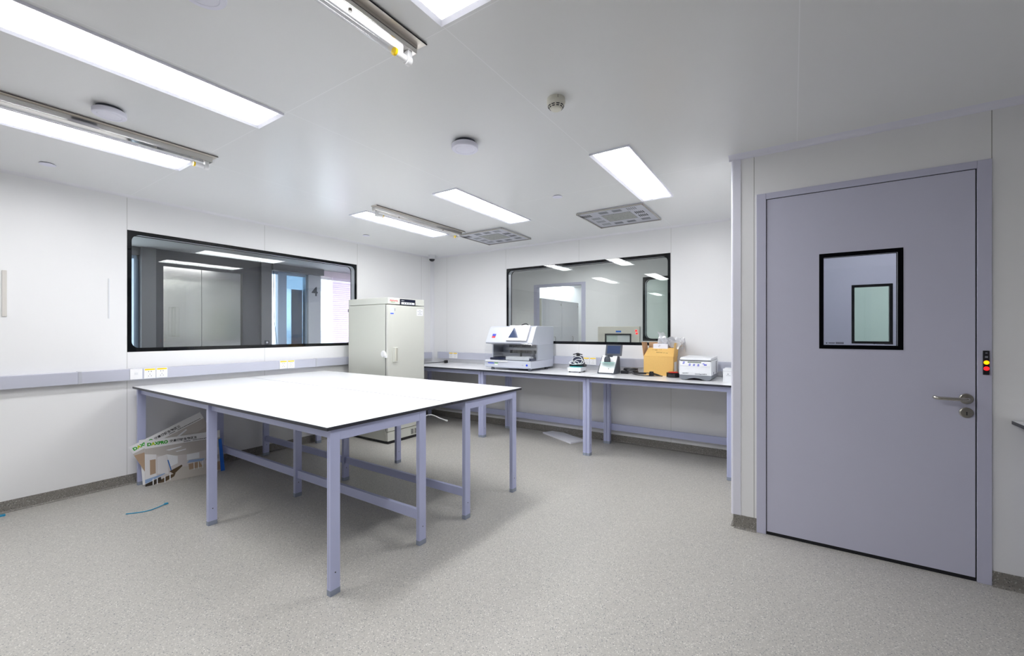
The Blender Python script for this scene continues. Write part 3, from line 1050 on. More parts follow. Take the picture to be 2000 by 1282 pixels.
# control panel
b = MB(); b.box(D - 0.005, D + 0.004, 0.186, 0.438, 1.678, 1.752, 0.004)
cp = b.build('control_panel', M['navyk'], fz)
b = MB(); b.box(D + 0.0038, D + 0.0048, 0.203, 0.420, 1.686, 1.713)
b.build('keypad', M['white2'], cp)
b = MB()
for k in range(4):
    b.box(D + 0.0046, D + 0.0056, 0.246 + k * 0.038, 0.258 + k * 0.038, 1.693, 1.707, 0.0008)
b.build('button', M['dgrey'], cp)
FX = lambda y, z: frame((D - 0.0036, y, z), (0, 1, 0), Z)
lettering('lettering', 'Alphavita', 0.034, FX(0.030, 1.716), M['red'], hood)
lettering('lettering', 'BIO-SCIENTIFIC', 0.010, FX(0.044, 1.702), M['green'], hood)
lettering('lettering', 'Alphavita', 0.012, frame((D + 0.0042, 0.205, 1.729), (0, 1, 0), Z), M['white'], cp)
b = MB(); b.box(D, D + 0.0006, 0.034, 0.088, 1.560, 1.640)
b.mi = 1; b.box(D + 0.0005, D + 0.0009, 0.036, 0.086, 1.562, 1.575)
b.mi = 2; b.box(D + 0.0005, D + 0.0009, 0.100, 0.110, 1.600, 1.632)
b.build('label_sticker', [M['paleblue'], M['blue'], M['greyink']], fd)
b = MB(); b.box(D, D + 0.0006, 0.462, 0.575, 1.552, 1.640)
b.mi = 1
for y0, y1, z0 in ((0.505, 0.53, 1.622), (0.475, 0.56, 1.606), (0.50, 0.535, 1.588), (0.48, 0.55, 1.570)):
    b.box(D + 0.0005, D + 0.0009, y0, y1, z0, z0 + 0.004)
b.build('paper_label', [M['white'], M['greyink']], fd)
b = MB(); b.box(-0.018, 0.0, 0.004, 0.03, 1.598, 1.640, 0.003)
b.build('hinge_cap', M['blk'], fz)
b = MB(); b.tube([(0.45, Wd, 0.10), (0.44, Wd + 0.25, 0.14), (0.50, Wd + 0.38, 0.17), (0.60, Wd + 0.46, 0.12), (0.68, Wd + 0.50, 0.09)], 0.008, 10)
b.tube([(0.672, Wd + 0.497, 0.092), (0.70, Wd + 0.515, 0.082)], 0.012, 10)
b.build('drain_hose', M['white'], fz)

# ------------------------------------------------------------------ silver analyser
an = thing('analyser', 'silver bench-top analyser with tilted touch screen and clear front', 'lab analyser', (-3.315, 4.358, ZT), math.radians(0.4))
AW, AD = 0.690, 0.630
b = MB()
for x, y in ((0.11, 0.03), (0.66, 0.03), (0.66, 0.44), (0.38, 0.30), (0.11, 0.44)):
    b.lathe([(0.020, 0), (0.023, 0.004), (0.019, 0.032)], 20, (x, y, 0))
b.build('rubber_foot', M['dgrey'], an)
b = MB()
b.prism([(0, 0.045), (0.02, 0.028), (AD - 0.05, 0.028), (AD - 0.05, 0.128), (0.0, 0.120)], 0, AW, 'x', 0.006)
base = b.build('base_unit', M['silver'], an)
# rear body with an open working chamber, sides
b = MB()
side = [(0.158, 0.125), (0.178, 0.315), (0.040, 0.362), (0.130, 0.540), (0.150, 0.548), (AD - 0.055, 0.545), (AD - 0.045, 0.530), (AD - 0.045, 0.125)]
b.prism(side, AW - 0.018, AW, 'x', 0.003)
b.build('side_panel', M['silver2'], an)
b = MB(); b.prism(side, 0, 0.018, 'x', 0.003)
b.build('side_panel', M['silver2'], an)
b = MB()
b.box(0.018, AW - 0.018, AD - 0.075, AD - 0.045, 0.125, 0.545)
b.box(0.018, AW - 0.018, 0.40, AD - 0.07, 0.125, 0.360)
b.build('chamber_wall', M['silver'], an)
b = MB()
b.prism([(0.022, 0.345), (0.030, 0.330), (0.178, 0.315), (AD - 0.06, 0.315), (AD - 0.046, 0.33), (AD - 0.046, 0.535), (AD - 0.06, 0.550), (0.160, 0.552), (0.128, 0.540)], -0.004, AW + 0.004, 'x', 0.006)
hoodm = b.build('hood', M['silver'], an)
# touch screen on the sloping hood
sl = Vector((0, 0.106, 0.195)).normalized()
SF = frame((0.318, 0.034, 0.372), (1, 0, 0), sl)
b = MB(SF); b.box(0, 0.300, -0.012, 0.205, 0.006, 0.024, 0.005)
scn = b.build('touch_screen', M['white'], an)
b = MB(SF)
b.prism([(0.030, 0.025), (0.185, 0.025), (0.118, 0.165), (0.075, 0.165)], 0.0236, 0.0246, 'z')  # dark screen area left clear; the white face round it is painted glare
b.build('glare_free_screen', M['screen'], scn)
# pipetting comb, deck, worktable
b = MB()
for k in range(26):
    x = 0.14 + k * 0.0195
    b.box(x, x + 0.010, 0.365, 0.399, 0.272, 0.315)
    b.box(x + 0.002, x + 0.008, 0.378, 0.399, 0.195, 0.236)
b.build('tip_rack', M['dgrey'], an)
b = MB(); b.box(0.10, AW - 0.03, 0.33, 0.40, 0.238, 0.270, 0.003)
b.build('gantry', M['white2'], an)
b = MB(); b.box(0.05, AW - 0.03, 0.05, 0.38, 0.122, 0.150, 0.004)
b.build('deck', M['navy'], an)
b = MB(); b.box(0.30, AW - 0.05, 0.04, 0.15, 0.128, 0.168, 0.003)
b.build('reagent_tray', M['white2'], an)
b = MB(); b.box(0.352, 0.362, 0.30, 0.33, 0.150, 0.24).box(0.53, 0.56, 0.30, 0.33, 0.15, 0.24)
b.build('probe', M['dgrey'], an)
# clear curved front cover
b = MB()
pts = [(0.012, 0.122), (0.000, 0.15), (-0.004, 0.22), (0.006, 0.30), (0.026, 0.335)]
b.prism(pts + [(p[0] + 0.004, p[1]) for p in pts[::-1]], 0.004, AW - 0.004, 'x')
b.build('front_cover', M['cover'], an)
b = MB(); b.prism([(0.012, 0.122), (0.158, 0.125), (0.176, 0.315), (0.030, 0.335), (0.006, 0.30), (-0.004, 0.22)], AW - 0.004, AW, 'x')
b.build('side_window', M['cover'], an)
b = MB(); b.box(0.02, 0.36, -0.012, 0.0, 0.104, 0.116, 0.003)
b.build('cover_lip', M['white'], base)
b = MB(); b.lathe([(0.013, 0), (0.013, 0.002), (0.010, 0.003)], 24, (0.635, 0.0, 0.073), 'y')
for v in b.bm.verts:
    v.co.y = -v.co.y
b.build('power_button', M['blue'], base)
b = MB(); b.box(0.565, 0.585, -0.0008, 0.0, 0.071, 0.075)
b.mi = 1; b.box(0.055, 0.15, -0.0008, 0.0, 0.078, 0.088)
b.mi = 2; b.box(0.155, 0.21, -0.0008, 0.0, 0.080, 0.090)
b.mi = 3; b.box(0.160, 0.205, -0.0009, 0.0, 0.058, 0.079)
b.build('model_label', [M['greyink'], M['blue'], M['green'], M['white']], base)
LF = frame((0.075, 0.0535, 0.395), (1, 0, 0), Vector((0, 0.098, 0.195)).normalized())
b = MB(LF); b.box(0, 0.052, 0.032, 0.062, 0.0, 0.0050)
b.mi = 1; b.box(0, 0.052, 0.006, 0.030, 0.0, 0.0050)
b.build('logo', [M['bluebtn'], M['red']], hoodm)
b = MB(); b.tube([(0.33, 0.32, 0.552), (0.40, 0.30, 0.575), (0.45, 0.30, 0.582), (0.47, 0.33, 0.556)], 0.006, 8)
b.tube([(0.25, 0.30, 0.556), (0.30, 0.29, 0.566), (0.38, 0.29, 0.560)], 0.005, 8)
b.build('loose_cable', M['blk'], an)

# ------------------------------------------------------------------ small mixer with adapter on it
mx_ = thing('vortex_mixer', 'small white bench mixer with turquoise top plate', 'mixer', (-2.235, 4.56, ZT), math.radians(6))
b = MB(); b.box(0, 0.165, 0, 0.21, 0.010, 0.060, 0.006)
b.build('body', M['white2'], mx_)
b = MB()
for x in (0.02, 0.145):
    for y in (0.02, 0.19):
        b.cyl((x, y, 0), 0.010, 0.012, 'z', 14)
b.build('rubber_foot', M['blk'], mx_)
b = MB(); b.cyl((0.080, 0.078, 0.059), 0.076, 0.0035, 'z', 40, 0.98)
b.build('top_plate', M['teal'], mx_)
ad = thing('heating_block', 'navy block wrapped in white cable, resting on the small white mixer', 'heating block', (-2.172, 4.722, ZT + 0.0625), math.radians(6))
b = MB(); b.prism([(-0.095, 0), (0.095, 0), (0.09, 0.026), (-0.09, 0.026)], -0.055, 0.05, 'y', 0.004)
b.build('base_plate', M['blk'], ad)
b = MB()
b.hexa([(-0.078, -0.040, 0.026), (0.078, -0.040, 0.026), (0.078, 0.045, 0.026), (-0.078, 0.045, 0.026), (-0.050, -0.022, 0.122), (0.050, -0.022, 0.122), (0.050, 0.035, 0.122), (-0.050, 0.035, 0.122)])
bmesh.ops.bevel(b.bm, geom=b.bm.edges[:], offset=0.006, segments=2, profile=0.5, affect='EDGES')
b.build('body', M['navy'], ad)
b = MB(); b.tube([(-0.058, -0.01, 0.142), (-0.030, -0.012, 0.148), (0, -0.014, 0.158), (0.03, -0.012, 0.148), (0.058, -0.01, 0.142)], 0.006, 10)
b.box(-0.02, 0.02, -0.01, 0.02, 0.120, 0.150, 0.003)
b.build('carry_handle', M['blk'], ad)
b = MB()
for k in range(3):
    loop = []
    for i in range(13):
        a = 2 * math.pi * i / 12
        cx, cz, rx, rz = ((0.005, 0.075, 0.062, 0.045), (0.03, 0.058, 0.058, 0.028), (-0.03, 0.045, 0.060, 0.020))[k]
        loop.append((cx + rx * math.cos(a + k), -0.052 - 0.006 * k + 0.012 * (cz + rz * math.sin(a + k) - 0.03) / 0.05, cz + rz * math.sin(a + k)))
    b.tube(loop, 0.0036, 8)
b.build('white_cable', M['white'], ad)

# ------------------------------------------------------------------ spectrophotometer
sp_ = thing('spectrophotometer', 'white wedge-shaped spectrophotometer with a tilted black screen', 'spectrophotometer', (-1.868, 4.595, ZT), math.radians(2))
b = MB()
prof = [(0, 0.006), (0.0, 0.014), (0.10, 0.105), (0.13, 0.205), (0.215, 0.205), (0.215, 0.006)]
b.prism([(0.0, 0.014), (0.085, 0.120), (0.150, 0.205), (0.165, 0.205), (0.16, 0.014)], 0.006, 0.182, 'x', 0.003)
b.build('body', M['white'], sp_)
b = MB(); b.prism([(0.0, 0.0), (0.0, 0.014), (0.16, 0.195), (0.20, 0.195), (0.235, 0.0)], 0.182, 0.194, 'x', 0.003)
b.prism([(0.0, 0.0), (0.0, 0.014), (0.16, 0.195), (0.20, 0.195), (0.235, 0.0)], -0.006, 0.006, 'x', 0.003)
b.box(-0.004, 0.192, 0.004, 0.232, 0.0, 0.012)
b.prism([(0.158, 0.0), (0.155, 0.195), (0.20, 0.195), (0.235, 0.0)], 0.004, 0.184, 'x')
b.build('side_shell', M['dgrey'], sp_)
tl = Vector((0, 0.30, 0.95)).normalized()
TF = frame((0.046, 0.135, 0.208), (1, 0.06, 0), tl)
b = MB(TF); b.box(-0.006, 0.186, -0.004, 0.128, -0.016, 0.004, 0.005)
ts = b.build('screen_housing', M['dgrey'], sp_)
b = MB(TF); b.box(0.014, 0.166, 0.018, 0.112, 0.0036, 0.0046)
b.build('screen', M['screen'], ts)
b = MB(); b.box(0.07, 0.13, 0.135, 0.175, 0.185, 0.225, 0.004)
b.build('screen_neck', M['dgrey'], sp_)
b = MB(); b.lathe([(0.088, 0.130), (0.088, 0.134)], 40, (0.098, 0.045, 0), 'z', 0.6)
b.build('glass_shelf', M['teal_glass'] if 'teal_glass' in M else M['teal'], sp_)
b = MB(); b.lathe([(0.036, 0.134), (0.036, 0.165), (0.030, 0.185), (0.018, 0.198), (0.003, 0.202)], 32, (0.092, 0.06, 0))
b.build('sample_arm', M['dgrey'], sp_)
b = MB(); b.box(0.118, 0.122, 0.020, 0.024, 0.052, 0.068)
b.build('button', M['blk'], sp_)
cb = thing('coiled_cable', 'black coiled power lead behind the wedge-shaped instrument', 'cable', (-1.55, 4.80, ZT))
b = MB()
pts = []
for i in range(33):
    a = 2 * math.pi * i / 8
    pts.append((0.075 * math.cos(a) + 0.01 * math.sin(3 * a + i), 0.06 * math.sin(a), 0.010 + 0.0016 * i + 0.004 * math.sin(i * 1.9)))
b.tube(pts, 0.0055, 8)
b.build('lead', M['blk'], cb)
b = MB(); b.box(-0.10, -0.02, -0.06, -0.01, 0, 0.035, 0.006)
b.build('power_brick', M['blk'], cb)

# ------------------------------------------------------------------ cardboard box with wrapping
bx = thing('cardboard_box', 'open brown cardboard box with raised flaps on the far bench', 'cardboard box', (-1.393, 4.765, ZT), 0)
BW, BD, BH, ct = 0.315, 0.200, 0.207, 0.004
b = MB()
b.box(0, BW, 0, ct, 0, BH).box(0, BW, BD - ct, BD, 0, BH).box(0, ct, ct, BD - ct, 0, BH).box(BW - ct, BW, ct, BD - ct, 0, BH).box(ct, BW - ct, ct, BD - ct, 0, ct)
b.build('carton', M['card'], bx)
def flap(pts, n, name, m):
    b = MB()
    n = Vector(n).normalized() * 0.004
    P = [Vector(p) for p in pts]
    b.hexa([P[0], P[1], P[1] + n, P[0] + n, P[3], P[2], P[2] + n, P[3] + n])
    return b.build(name, m, bx)
flap([(0, 0, BH), (BW, 0, BH), (BW, 0.075, BH + 0.092), (0.035, 0.075, BH + 0.092)], (0, -1, 1), 'flap', M['card'])
flap([(0, 0, BH), (0, BD, BH), (-0.02, BD, BH + 0.155), (-0.022, 0.01, BH + 0.160)], (-1, 0, 0), 'flap', M['card_in'])
flap([(BW, 0, BH), (BW, BD, BH), (BW + 0.012, BD, BH + 0.150), (BW + 0.012, 0.0, BH + 0.152)], (1, 0, 0), 'flap', M['card'])
flap([(0, BD, BH), (BW, BD, BH), (BW, BD + 0.008, BH + 0.155), (0, BD + 0.008, BH + 0.155)], (0, 1, 0), 'flap', M['card_in'])
# handwriting on the front flap
fu = Vector((0, 0.075, 0.092)).normalized()
HF = frame((0.07, 0.0, BH), (1, 0, 0), fu)
b = MB(HF)
for (x0, y0, n, st) in ((0.01, 0.085, 9, 0.0075), (0.085, 0.088, 3, 0.009), (0.06, 0.050, 15, 0.0085)):
    for k in range(n):
        if random.random() < 0.12:
            continue
        h = random.choice((0.006, 0.008, 0.011))
        x = x0 + k * st
        b.box(x, x + 0.0014, y0 - k * 0.0006, y0 + h - k * 0.0006, 0.0052, 0.0058)
        b.box(x, x + 0.005, y0 + random.random() * 0.006 - k * 0.0006, y0 + 0.0085 - k * 0.0006, 0.0052, 0.0056)
b.build('handwriting', M['ink2'] if 'ink2' in M else M['ink'], bx)
b = MB(); b.box(BW, BW + 0.0008, 0.05, 0.17, 0.045, 0.150)
b.build('shipping_label', M['white'], bx)
# polystyrene block inside
pb = MB(); pb.box(-1.393 + 0.085, -1.393 + 0.245, 4.83, 4.93, ZT + 0.006, ZT + 0.345, 0.004)
tag(pb.build('foam_block', M['foam']), 'white polystyrene block standing inside the open cardboard box', 'foam block')
# crumpled clear wrap
rnd = random.Random(3)
ph = [(rnd.uniform(0, 6.28), rnd.uniform(9, 26), rnd.uniform(9, 26), rnd.uniform(0.004, 0.013)) for _ in range(9)]
def crumple(u, v):
    return sum(a * math.sin(p + fu_ * u + fv_ * v) for p, fu_, fv_, a in ph)
wr = thing('plastic_wrap', 'crumpled clear plastic wrap spilling out of the cardboard box', 'plastic wrap', (-1.393, 4.765, ZT))
b = MB()
def sheet(u, v):
    x = 0.13 + 0.27 * u
    z = 0.30 + 0.115 * math.sin(math.pi * (0.12 + 0.80 * v)) - 0.03 * u + crumple(u, v) * 1.3
    y = 0.07 + 0.15 * v + crumple(v + 2, u) * 0.8
    return (x, y, z)
b.grid(sheet, 26, 18)
b.build('film_heap', M['film'], wr, sharp=25, recalc=False)
b = MB()
def strip(u, v):
    return (0.115 + 0.062 * v + 0.085 * u + 0.004 * math.sin(9 * u), 0.10 + 0.02 * v + 0.01 * math.sin(6 * u), 0.475 - 0.135 * u + 0.006 * math.sin(7 * v + 4 * u))
b.grid(strip, 14, 6)
b.build('film_strip', M['film'], wr, sharp=25, recalc=False)

# ------------------------------------------------------------------ power lead and tape reel
pl = thing('power_lead', 'black power lead with moulded plug lying before the cardboard box', 'cable', (-1.46, 4.64, ZT))
b = MB()
b.tube([(0.30, 0.01, 0.008), (0.24, 0.00, 0.008), (0.17, -0.03, 0.006), (0.06, -0.02, 0.007), (-0.02, 0.02, 0.012), (-0.03, 0.05, 0.014), (0.05, 0.05, 0.02), (0.12, 0.03, 0.02), (0.06, 0.0, 0.018), (-0.01, 0.01, 0.020), (0.0, 0.035, 0.024), (0.10, 0.05, 0.028), (0.165, 0.035, 0.03)], 0.0052, 8)
b.build('lead', M['blk'], pl)
b = MB()
b.prism([(0.150, 0.0), (0.205, 0.0), (0.197, 0.050), (0.160, 0.050)], 0.015, 0.045, 'y', 0.005)
b.tube([(0.20, 0.03, 0.025), (0.24, 0.025, 0.018), (0.28, 0.015, 0.009)], lambda t: 0.011 - 0.006 * t, 10)
b.build('plug', M['blk'], pl)
rl = thing('tape_reel', 'black tape reel with a red core beside the centrifuge', 'tape reel', (-1.055, 4.675, ZT))
b = MB(); b.lathe([(0.066, 0), (0.070, 0.004), (0.070, 0.046), (0.066, 0.050), (0.052, 0.050)], 40)
b.build('reel', M['tape'], rl)
b = MB(); b.lathe([(0.050, 0.048), (0.050, 0.054), (0.046, 0.056)], 36)
b.build('core', M['redp'], rl)

# ------------------------------------------------------------------ centrifuge
cf = thing('centrifuge', 'white bench centrifuge with blue buttons and grey base beside the box', 'centrifuge', (-0.955, 4.478, ZT), 0)
CW, CD_, CH = 0.295, 0.43, 0.222
b = MB()
arch = [(0.0, 0.052), (0.0, 0.020), (0.022, 0.004), (0.060, 0.004), (0.11, 0.022), (0.15, 0.027), (0.19, 0.022), (0.238, 0.004), (0.275, 0.004), (CW, 0.022), (CW, 0.052)]
b.prism(arch, 0.004, CD_ - 0.02, 'y', 0.002)
b.build('base_skirt', M['grey'], cf)
b = MB()
b.prism([(0.0, 0.050), (0.004, 0.186), (0.03, 0.196), (CD_, 0.196), (CD_, 0.050)], -0.002, CW + 0.002, 'x', 0.008)
body = b.build('body', M['white2'], cf)
b = MB(); b.prism([(0.012, 0.197), (0.016, 0.212), (0.05, 0.224), (CD_ - 0.01, 0.226), (CD_ - 0.004, 0.197)], 0.004, CW - 0.004, 'x', 0.006)
b.build('lid', M['white2'], cf)
b = MB(); b.box(0.006, CW - 0.006, 0.010, CD_ - 0.006, 0.1945, 0.1985)
b.build('lid_gap', M['dgrey'], cf)
b = MB()
b.prism([(0.012, 0.146), (0.08, 0.139), (0.15, 0.137), (0.22, 0.139), (CW - 0.012, 0.146), (CW - 0.012, 0.188), (0.012, 0.188)], -0.0005, 0.012, 'y')
pn = b.build('control_panel', M['white'], cf)
b = MB(); b.box(0.080, 0.205, -0.0016, 0.004, 0.173, 0.184, 0.0004)
b.build('display', M['lcd'], pn)
for x, z, w in ((0.045, 0.178, 0.009), (0.041, 0.166, 0.009), (0.100, 0.160, 0.008), (0.098, 0.149, 0.009), (0.140, 0.159, 0.008), (0.138, 0.148, 0.009), (0.180, 0.158, 0.008), (0.178, 0.147, 0.009), (0.226, 0.167, 0.008), (0.242, 0.157, 0.013)):
    b = MB(); b.box(x - w, x + w, -0.0022, 0.002, z - w * 0.42, z + w * 0.42, 0.0008)
    b.build('button', M['bluebtn'], pn)
lettering('lettering', 'eppendorf', 0.0135, frame((0.030, -0.0012, 0.066), (1, 0, 0), Z), M['navy'], body)
lettering('lettering', 'Centrifuge 5425 R', 0.0145, frame((0.148, -0.0012, 0.061), (1, 0, 0), Z), M['navy'], body)
b = MB()
for q in range(14):
    for k in range(2):
        b.box(CW + 0.0015, CW + 0.0028, 0.270 + k * 0.050, 0.312 + k * 0.050, 0.060 + q * 0.0088, 0.0645 + q * 0.0088)
b.build('side_vent', M['dgrey'], body)
b = MB(); b.box(CW + 0.0015, CW + 0.004, 0.12, 0.135, 0.056, 0.082)
b.build('power_switch', M['navy'], body)

wb = thing('white_carton', 'small closed white carton at the end of the far bench', 'carton', (-0.560, 4.49, ZT), 0)
b = MB(); b.box(0, 0.17, 0, 0.20, 0, 0.125, 0.002)
b.build('carton', M['white2'], wb)
b = MB(); b.box(0.002, 0.168, -0.0006, 0.0, 0.103, 0.1045)
b.mi = 1; b.prism([(0.036, 0.073), (0.052, 0.073), (0.044, 0.086)], -0.0006, 0, 'y').box(0.028, 0.066, -0.0006, 0, 0.062, 0.065)
b.build('print', [M['greyink'], M['greyink']], wb)

# plug and lead at the freezer end of the far bench
fp = thing('freezer_lead', 'black power lead with plug on the bench beside the freezer', 'cable', (-4.50, 4.72, ZT))
b = MB(); b.tube([(-0.30, -0.30, 0.006), (-0.22, -0.16, 0.006), (-0.10, -0.02, 0.006), (0.0, 0.04, 0.012), (0.06, 0.12, 0.020)], 0.0055, 8)
b.build('lead', M['blk'], fp)
b = MB(); b.tube([(0.05, 0.105, 0.020), (0.075, 0.135, 0.022)], 0.020, 12)
b.box(0.06, 0.095, 0.10, 0.15, 0.0, 0.045, 0.008)
b.build('plug', M['blk'], fp)

# ------------------------------------------------------------------ things on the floor
b = MB(); b.box(-0.30, 0.30, -0.115, 0.115, 0, 0.020, 0.003)
fo = b.build('foam_sheet', M['foam'], loc=(-2.44, 4.86, 0))
fo.rotation_euler = (0, 0, math.radians(-27))
tag(fo, 'flat white foam sheet lying on the floor under the far bench', 'foam sheet')
b = MB()
b.tube([(-4.100, 1.030, 0.004), (-4.06, 1.085, 0.004), (-4.03, 1.145, 0.006), (-4.05, 1.21, 0.006), (-4.078, 1.262, 0.008)], 0.0035, 8)
b.box(-4.088, -4.070, 1.252, 1.276, 0.001, 0.012, 0.002)
tag(b.build('cable_tie', M['tie']), 'thin blue cable tie lying on the floor before the island bench', 'cable tie')
b = MB()
b.tube([(-4.84, 0.44, 0.005), (-4.82, 0.50, 0.005), (-4.80, 0.53, 0.005)], 0.006, 8)
b.box(-4.83, -4.80, 0.505, 0.535, 0.001, 0.012, 0.002)
tag(b.build('cable_tie', M['tie']), 'blue scrap on the floor at the foot of the wall, cut by the photo', 'cable tie')

# ------------------------------------------------------------------ display boards leaning under the island
E_ = Vector((0.137, 0.991, 0)).normalized()
lean = math.radians(4)
NH = Vector((-E_.y, E_.x, 0))
UPV = (NH * math.sin(lean) + Vector((0, 0, math.cos(lean)))).normalized()
BLp = Vector((-4.691, 1.306, 0.001))

PCOL = {k: mat('print_' + k, S(*c), 0.4, bump=0.01) for k, c in dict(ceil=(196, 190, 186), wall=(214, 208, 208), wall2=(232, 230, 232), floor=(206, 200, 192), tan=(178, 152, 128), brown=(92, 74, 52), dark=(54, 46, 38),
        blue=(150, 176, 214), dblue=(40, 110, 190), pale=(238, 240, 244), grey=(150, 152, 156), shade=(186, 178, 172)).items()}
PNAMES = list(PCOL)
BPW, BPH = 0.557, 0.392

def board(label, origin, tilt, off, scene, title, group='display boards under the island bench'):
    u = (E_ * math.cos(tilt) + UPV * math.sin(tilt)).normalized()
    v = (UPV * math.cos(tilt) - E_ * math.sin(tilt)).normalized()
    F = frame(BLp + E_ * origin[0] + UPV * origin[1] + E_.cross(UPV) * off, u, v)
    r = thing('display_board', label, 'display board', group=group)
    r.matrix_world = F
    b = MB(); b.box(0, BPW, 0, BPH, -0.006, 0, 0.0006)
    pn = b.build('panel', M['white'], r)
    if scene:
        b = MB()
        lay = [0]
        def poly(pts, c):
            lay[0] += 1
            b.mi = PNAMES.index(c)
            z = 0.0002 + lay[0] * 0.00006
            b.prism([(p[0] * BPW, p[1] * 0.325) for p in pts], 0.0, z, 'z')
        if scene == 1:
            poly([(0, 0), (1, 0), (1, 1), (0, 1)], 'wall')
            poly([(0, 1), (1, 1), (1, 0.72), (0.55, 0.66), (0.30, 0.70), (0, 0.84)], 'ceil')
            poly([(0, 0), (1, 0), (1, 0.24), (0.62, 0.32), (0.46, 0.34), (0.10, 0.0)], 'floor')
            poly([(0, 0), (0.0, 0.86), (0.14, 0.80), (0.14, 0.12)], 'wall2')
            poly([(0.06, 0.28), (0.13, 0.30), (0.13, 0.68), (0.06, 0.68)], 'tan')
            poly([(0.15, 0.28), (0.29, 0.22), (0.27, 0.76), (0.15, 0.72)], 'wall2')
            poly([(0.27, 0.76), (0.41, 0.66), (0.41, 0.46), (0.30, 0.40)], 'pale')
            poly([(0.29, 0.60), (0.34, 0.22), (0.325, 0.24), (0.275, 0.60)], 'dblue')
            poly([(0.41, 0.66), (0.60, 0.66), (0.60, 0.34), (0.47, 0.38)], 'wall')
            poly([(0.30, 0.28), (0.46, 0.40), (0.47, 0.36), (0.36, 0.18)], 'brown')
            poly([(0.10, 0.02), (0.24, 0.02), (0.36, 0.12), (0.38, 0.20), (0.26, 0.16)], 'brown')
            poly([(0.0, 0.0), (0.11, 0.0), (0.20, 0.08), (0.19, 0.18), (0.0, 0.06)], 'dark')
            poly([(0.0, 0.18), (0.24, 0.26), (0.245, 0.24), (0.02, 0.08), (0.0, 0.08)], 'blue')
            for x in (0.09, 0.14, 0.235):
                poly([(x, 0.0), (x + 0.013, 0.0), (x + 0.013, 0.18), (x, 0.16)], 'pale')
            poly([(0.30, 0.04), (0.315, 0.04), (0.315, 0.22), (0.30, 0.22)], 'pale')
            poly([(0.53, 0.50), (0.70, 0.50), (0.70, 0.66), (0.53, 0.66)], 'pale')
            poly([(0.53, 0.42), (0.74, 0.40), (0.78, 0.46), (0.56, 0.49)], 'blue')
            poly([(0.56, 0.22), (0.74, 0.24), (0.70, 0.40), (0.55, 0.38)], 'tan')
            for x in (0.62, 0.68, 0.74):
                poly([(x, 0.20), (x + 0.010, 0.20), (x + 0.010, 0.40), (x, 0.40)], 'pale')
            poly([(0.78, 0.40), (0.98, 0.38), (0.98, 0.50), (0.80, 0.50)], 'shade')
            poly([(0.26, 0.88), (0.46, 0.92), (0.46, 0.89), (0.30, 0.85)], 'pale')
            poly([(0.38, 0.80), (0.52, 0.83), (0.52, 0.80), (0.40, 0.78)], 'pale')
            poly([(0.90, 0.05), (1, 0.05), (1, 0.30), (0.90, 0.28)], 'tan')
        else:
            poly([(0, 0), (1, 0), (1, 1), (0, 1)], 'shade')
            poly([(0, 1), (1, 1), (1, 0.74), (0.5, 0.68), (0, 0.88)], 'ceil')
            poly([(0.0, 0.45), (0.12, 0.50), (0.12, 0.9), (0, 0.95)], 'tan')
            poly([(0.46, 0.84), (0.72, 0.95), (0.72, 0.91), (0.50, 0.81)], 'pale')
            poly([(0, 0), (1, 0), (1, 0.25), (0, 0.30)], 'floor')
        b.build('picture', [PCOL[k] for k in PNAMES], r, sharp=10)
    if title:
        z = 0.0004
        lettering('lettering', 'D', 0.036, frame((0.016, 0.346, z), (1, 0, 0), (0, 1, 0)), M['green'], r, bold=0.0019, sx=1.08)
        lettering('lettering', 'A', 0.036, frame((0.045, 0.346, z), (1, 0, 0), (0, 1, 0)), M['lime'], r, bold=0.0019, sx=1.02)
        lettering('lettering', 'XPRO', 0.036, frame((0.069, 0.346, z), (1, 0, 0), (0, 1, 0)), M['green'], r, bold=0.0019, sx=0.95)
        lettering('lettering', '效果图微生物区' + title, 0.024, frame((0.172, 0.350, z), (1, 0, 0), (0, 1, 0)), M['ink'], r, space=1.12, bold=0.0007)
        b = MB()
        k, x = 0, 0.275
        rr = random.Random(11)
        while x < 0.535:
            w = rr.uniform(0.004, 0.010)
            if not 0.318 < x < 0.336:
                b.box(x, x + w, 0.334, 0.340, 0, 0.0006)
            x += w + 0.0026
        b.build('caption', M['ink'], r)
    return r

board('white board with a green logo and laboratory picture, leaning level in front of the others', (0, 0), 0, 0.0, 1, '五')
board('white board with a green logo, tilted up behind the level board', (0.058, 0.0), math.radians(24.3), -0.0115, 2, '三')
board('plain pale board at the back of the leaning stack', (-0.012, 0.012), math.radians(3.4), -0.024, 0, None)
b = MB(frame(BLp + E_.cross(UPV) * 0.0075, E_, UPV))
b.prism([(0.557, 0.0), (0.590, 0.0), (0.567, 0.312), (0.542, 0.306)], -0.0035, 0.0035, 'z', 0.001)
tag(b.build('blue_folder', M['bluep']), 'thin bright blue folder standing at the end of the leaning boards', 'folder')

# ------------------------------------------------------------------ lift lobby behind the long window
XC = -6.5
b = MB(); b.box(XC - 0.4, XL - T, -1.5, 7.0, 2.36, 2.46)
struct(b.build('ceiling', M['corr_ceiling']), 'grey lobby ceiling beyond the long window')
b = MB()
b.box(XC - 0.15, XC, -1.5, 0.9, 0, 2.36)
b.box(XC - 0.15, XC + 0.06, 1.760, 1.897, 0, 2.36).box(XC - 0.15, XC + 0.06, 3.122, 3.268, 0, 2.36)
b.box(XC - 0.15, XC, 0.9, 1.760, 0, 0.9).box(XC - 0.15, XC, 0.9, 1.760, 2.26, 2.36)
b.box(XC - 0.15, XC, 3.268, 3.868, 0, 0.6).box(XC - 0.15, XC, 4.081, 7.0, 0, 0.6)
b.box(XC - 0.15, XC + 0.10, 3.268, 4.081, 2.262, 2.36)
struct(b.build('wall_lobby', M['liftgrey']), 'grey lobby wall around the lift')
b = MB()
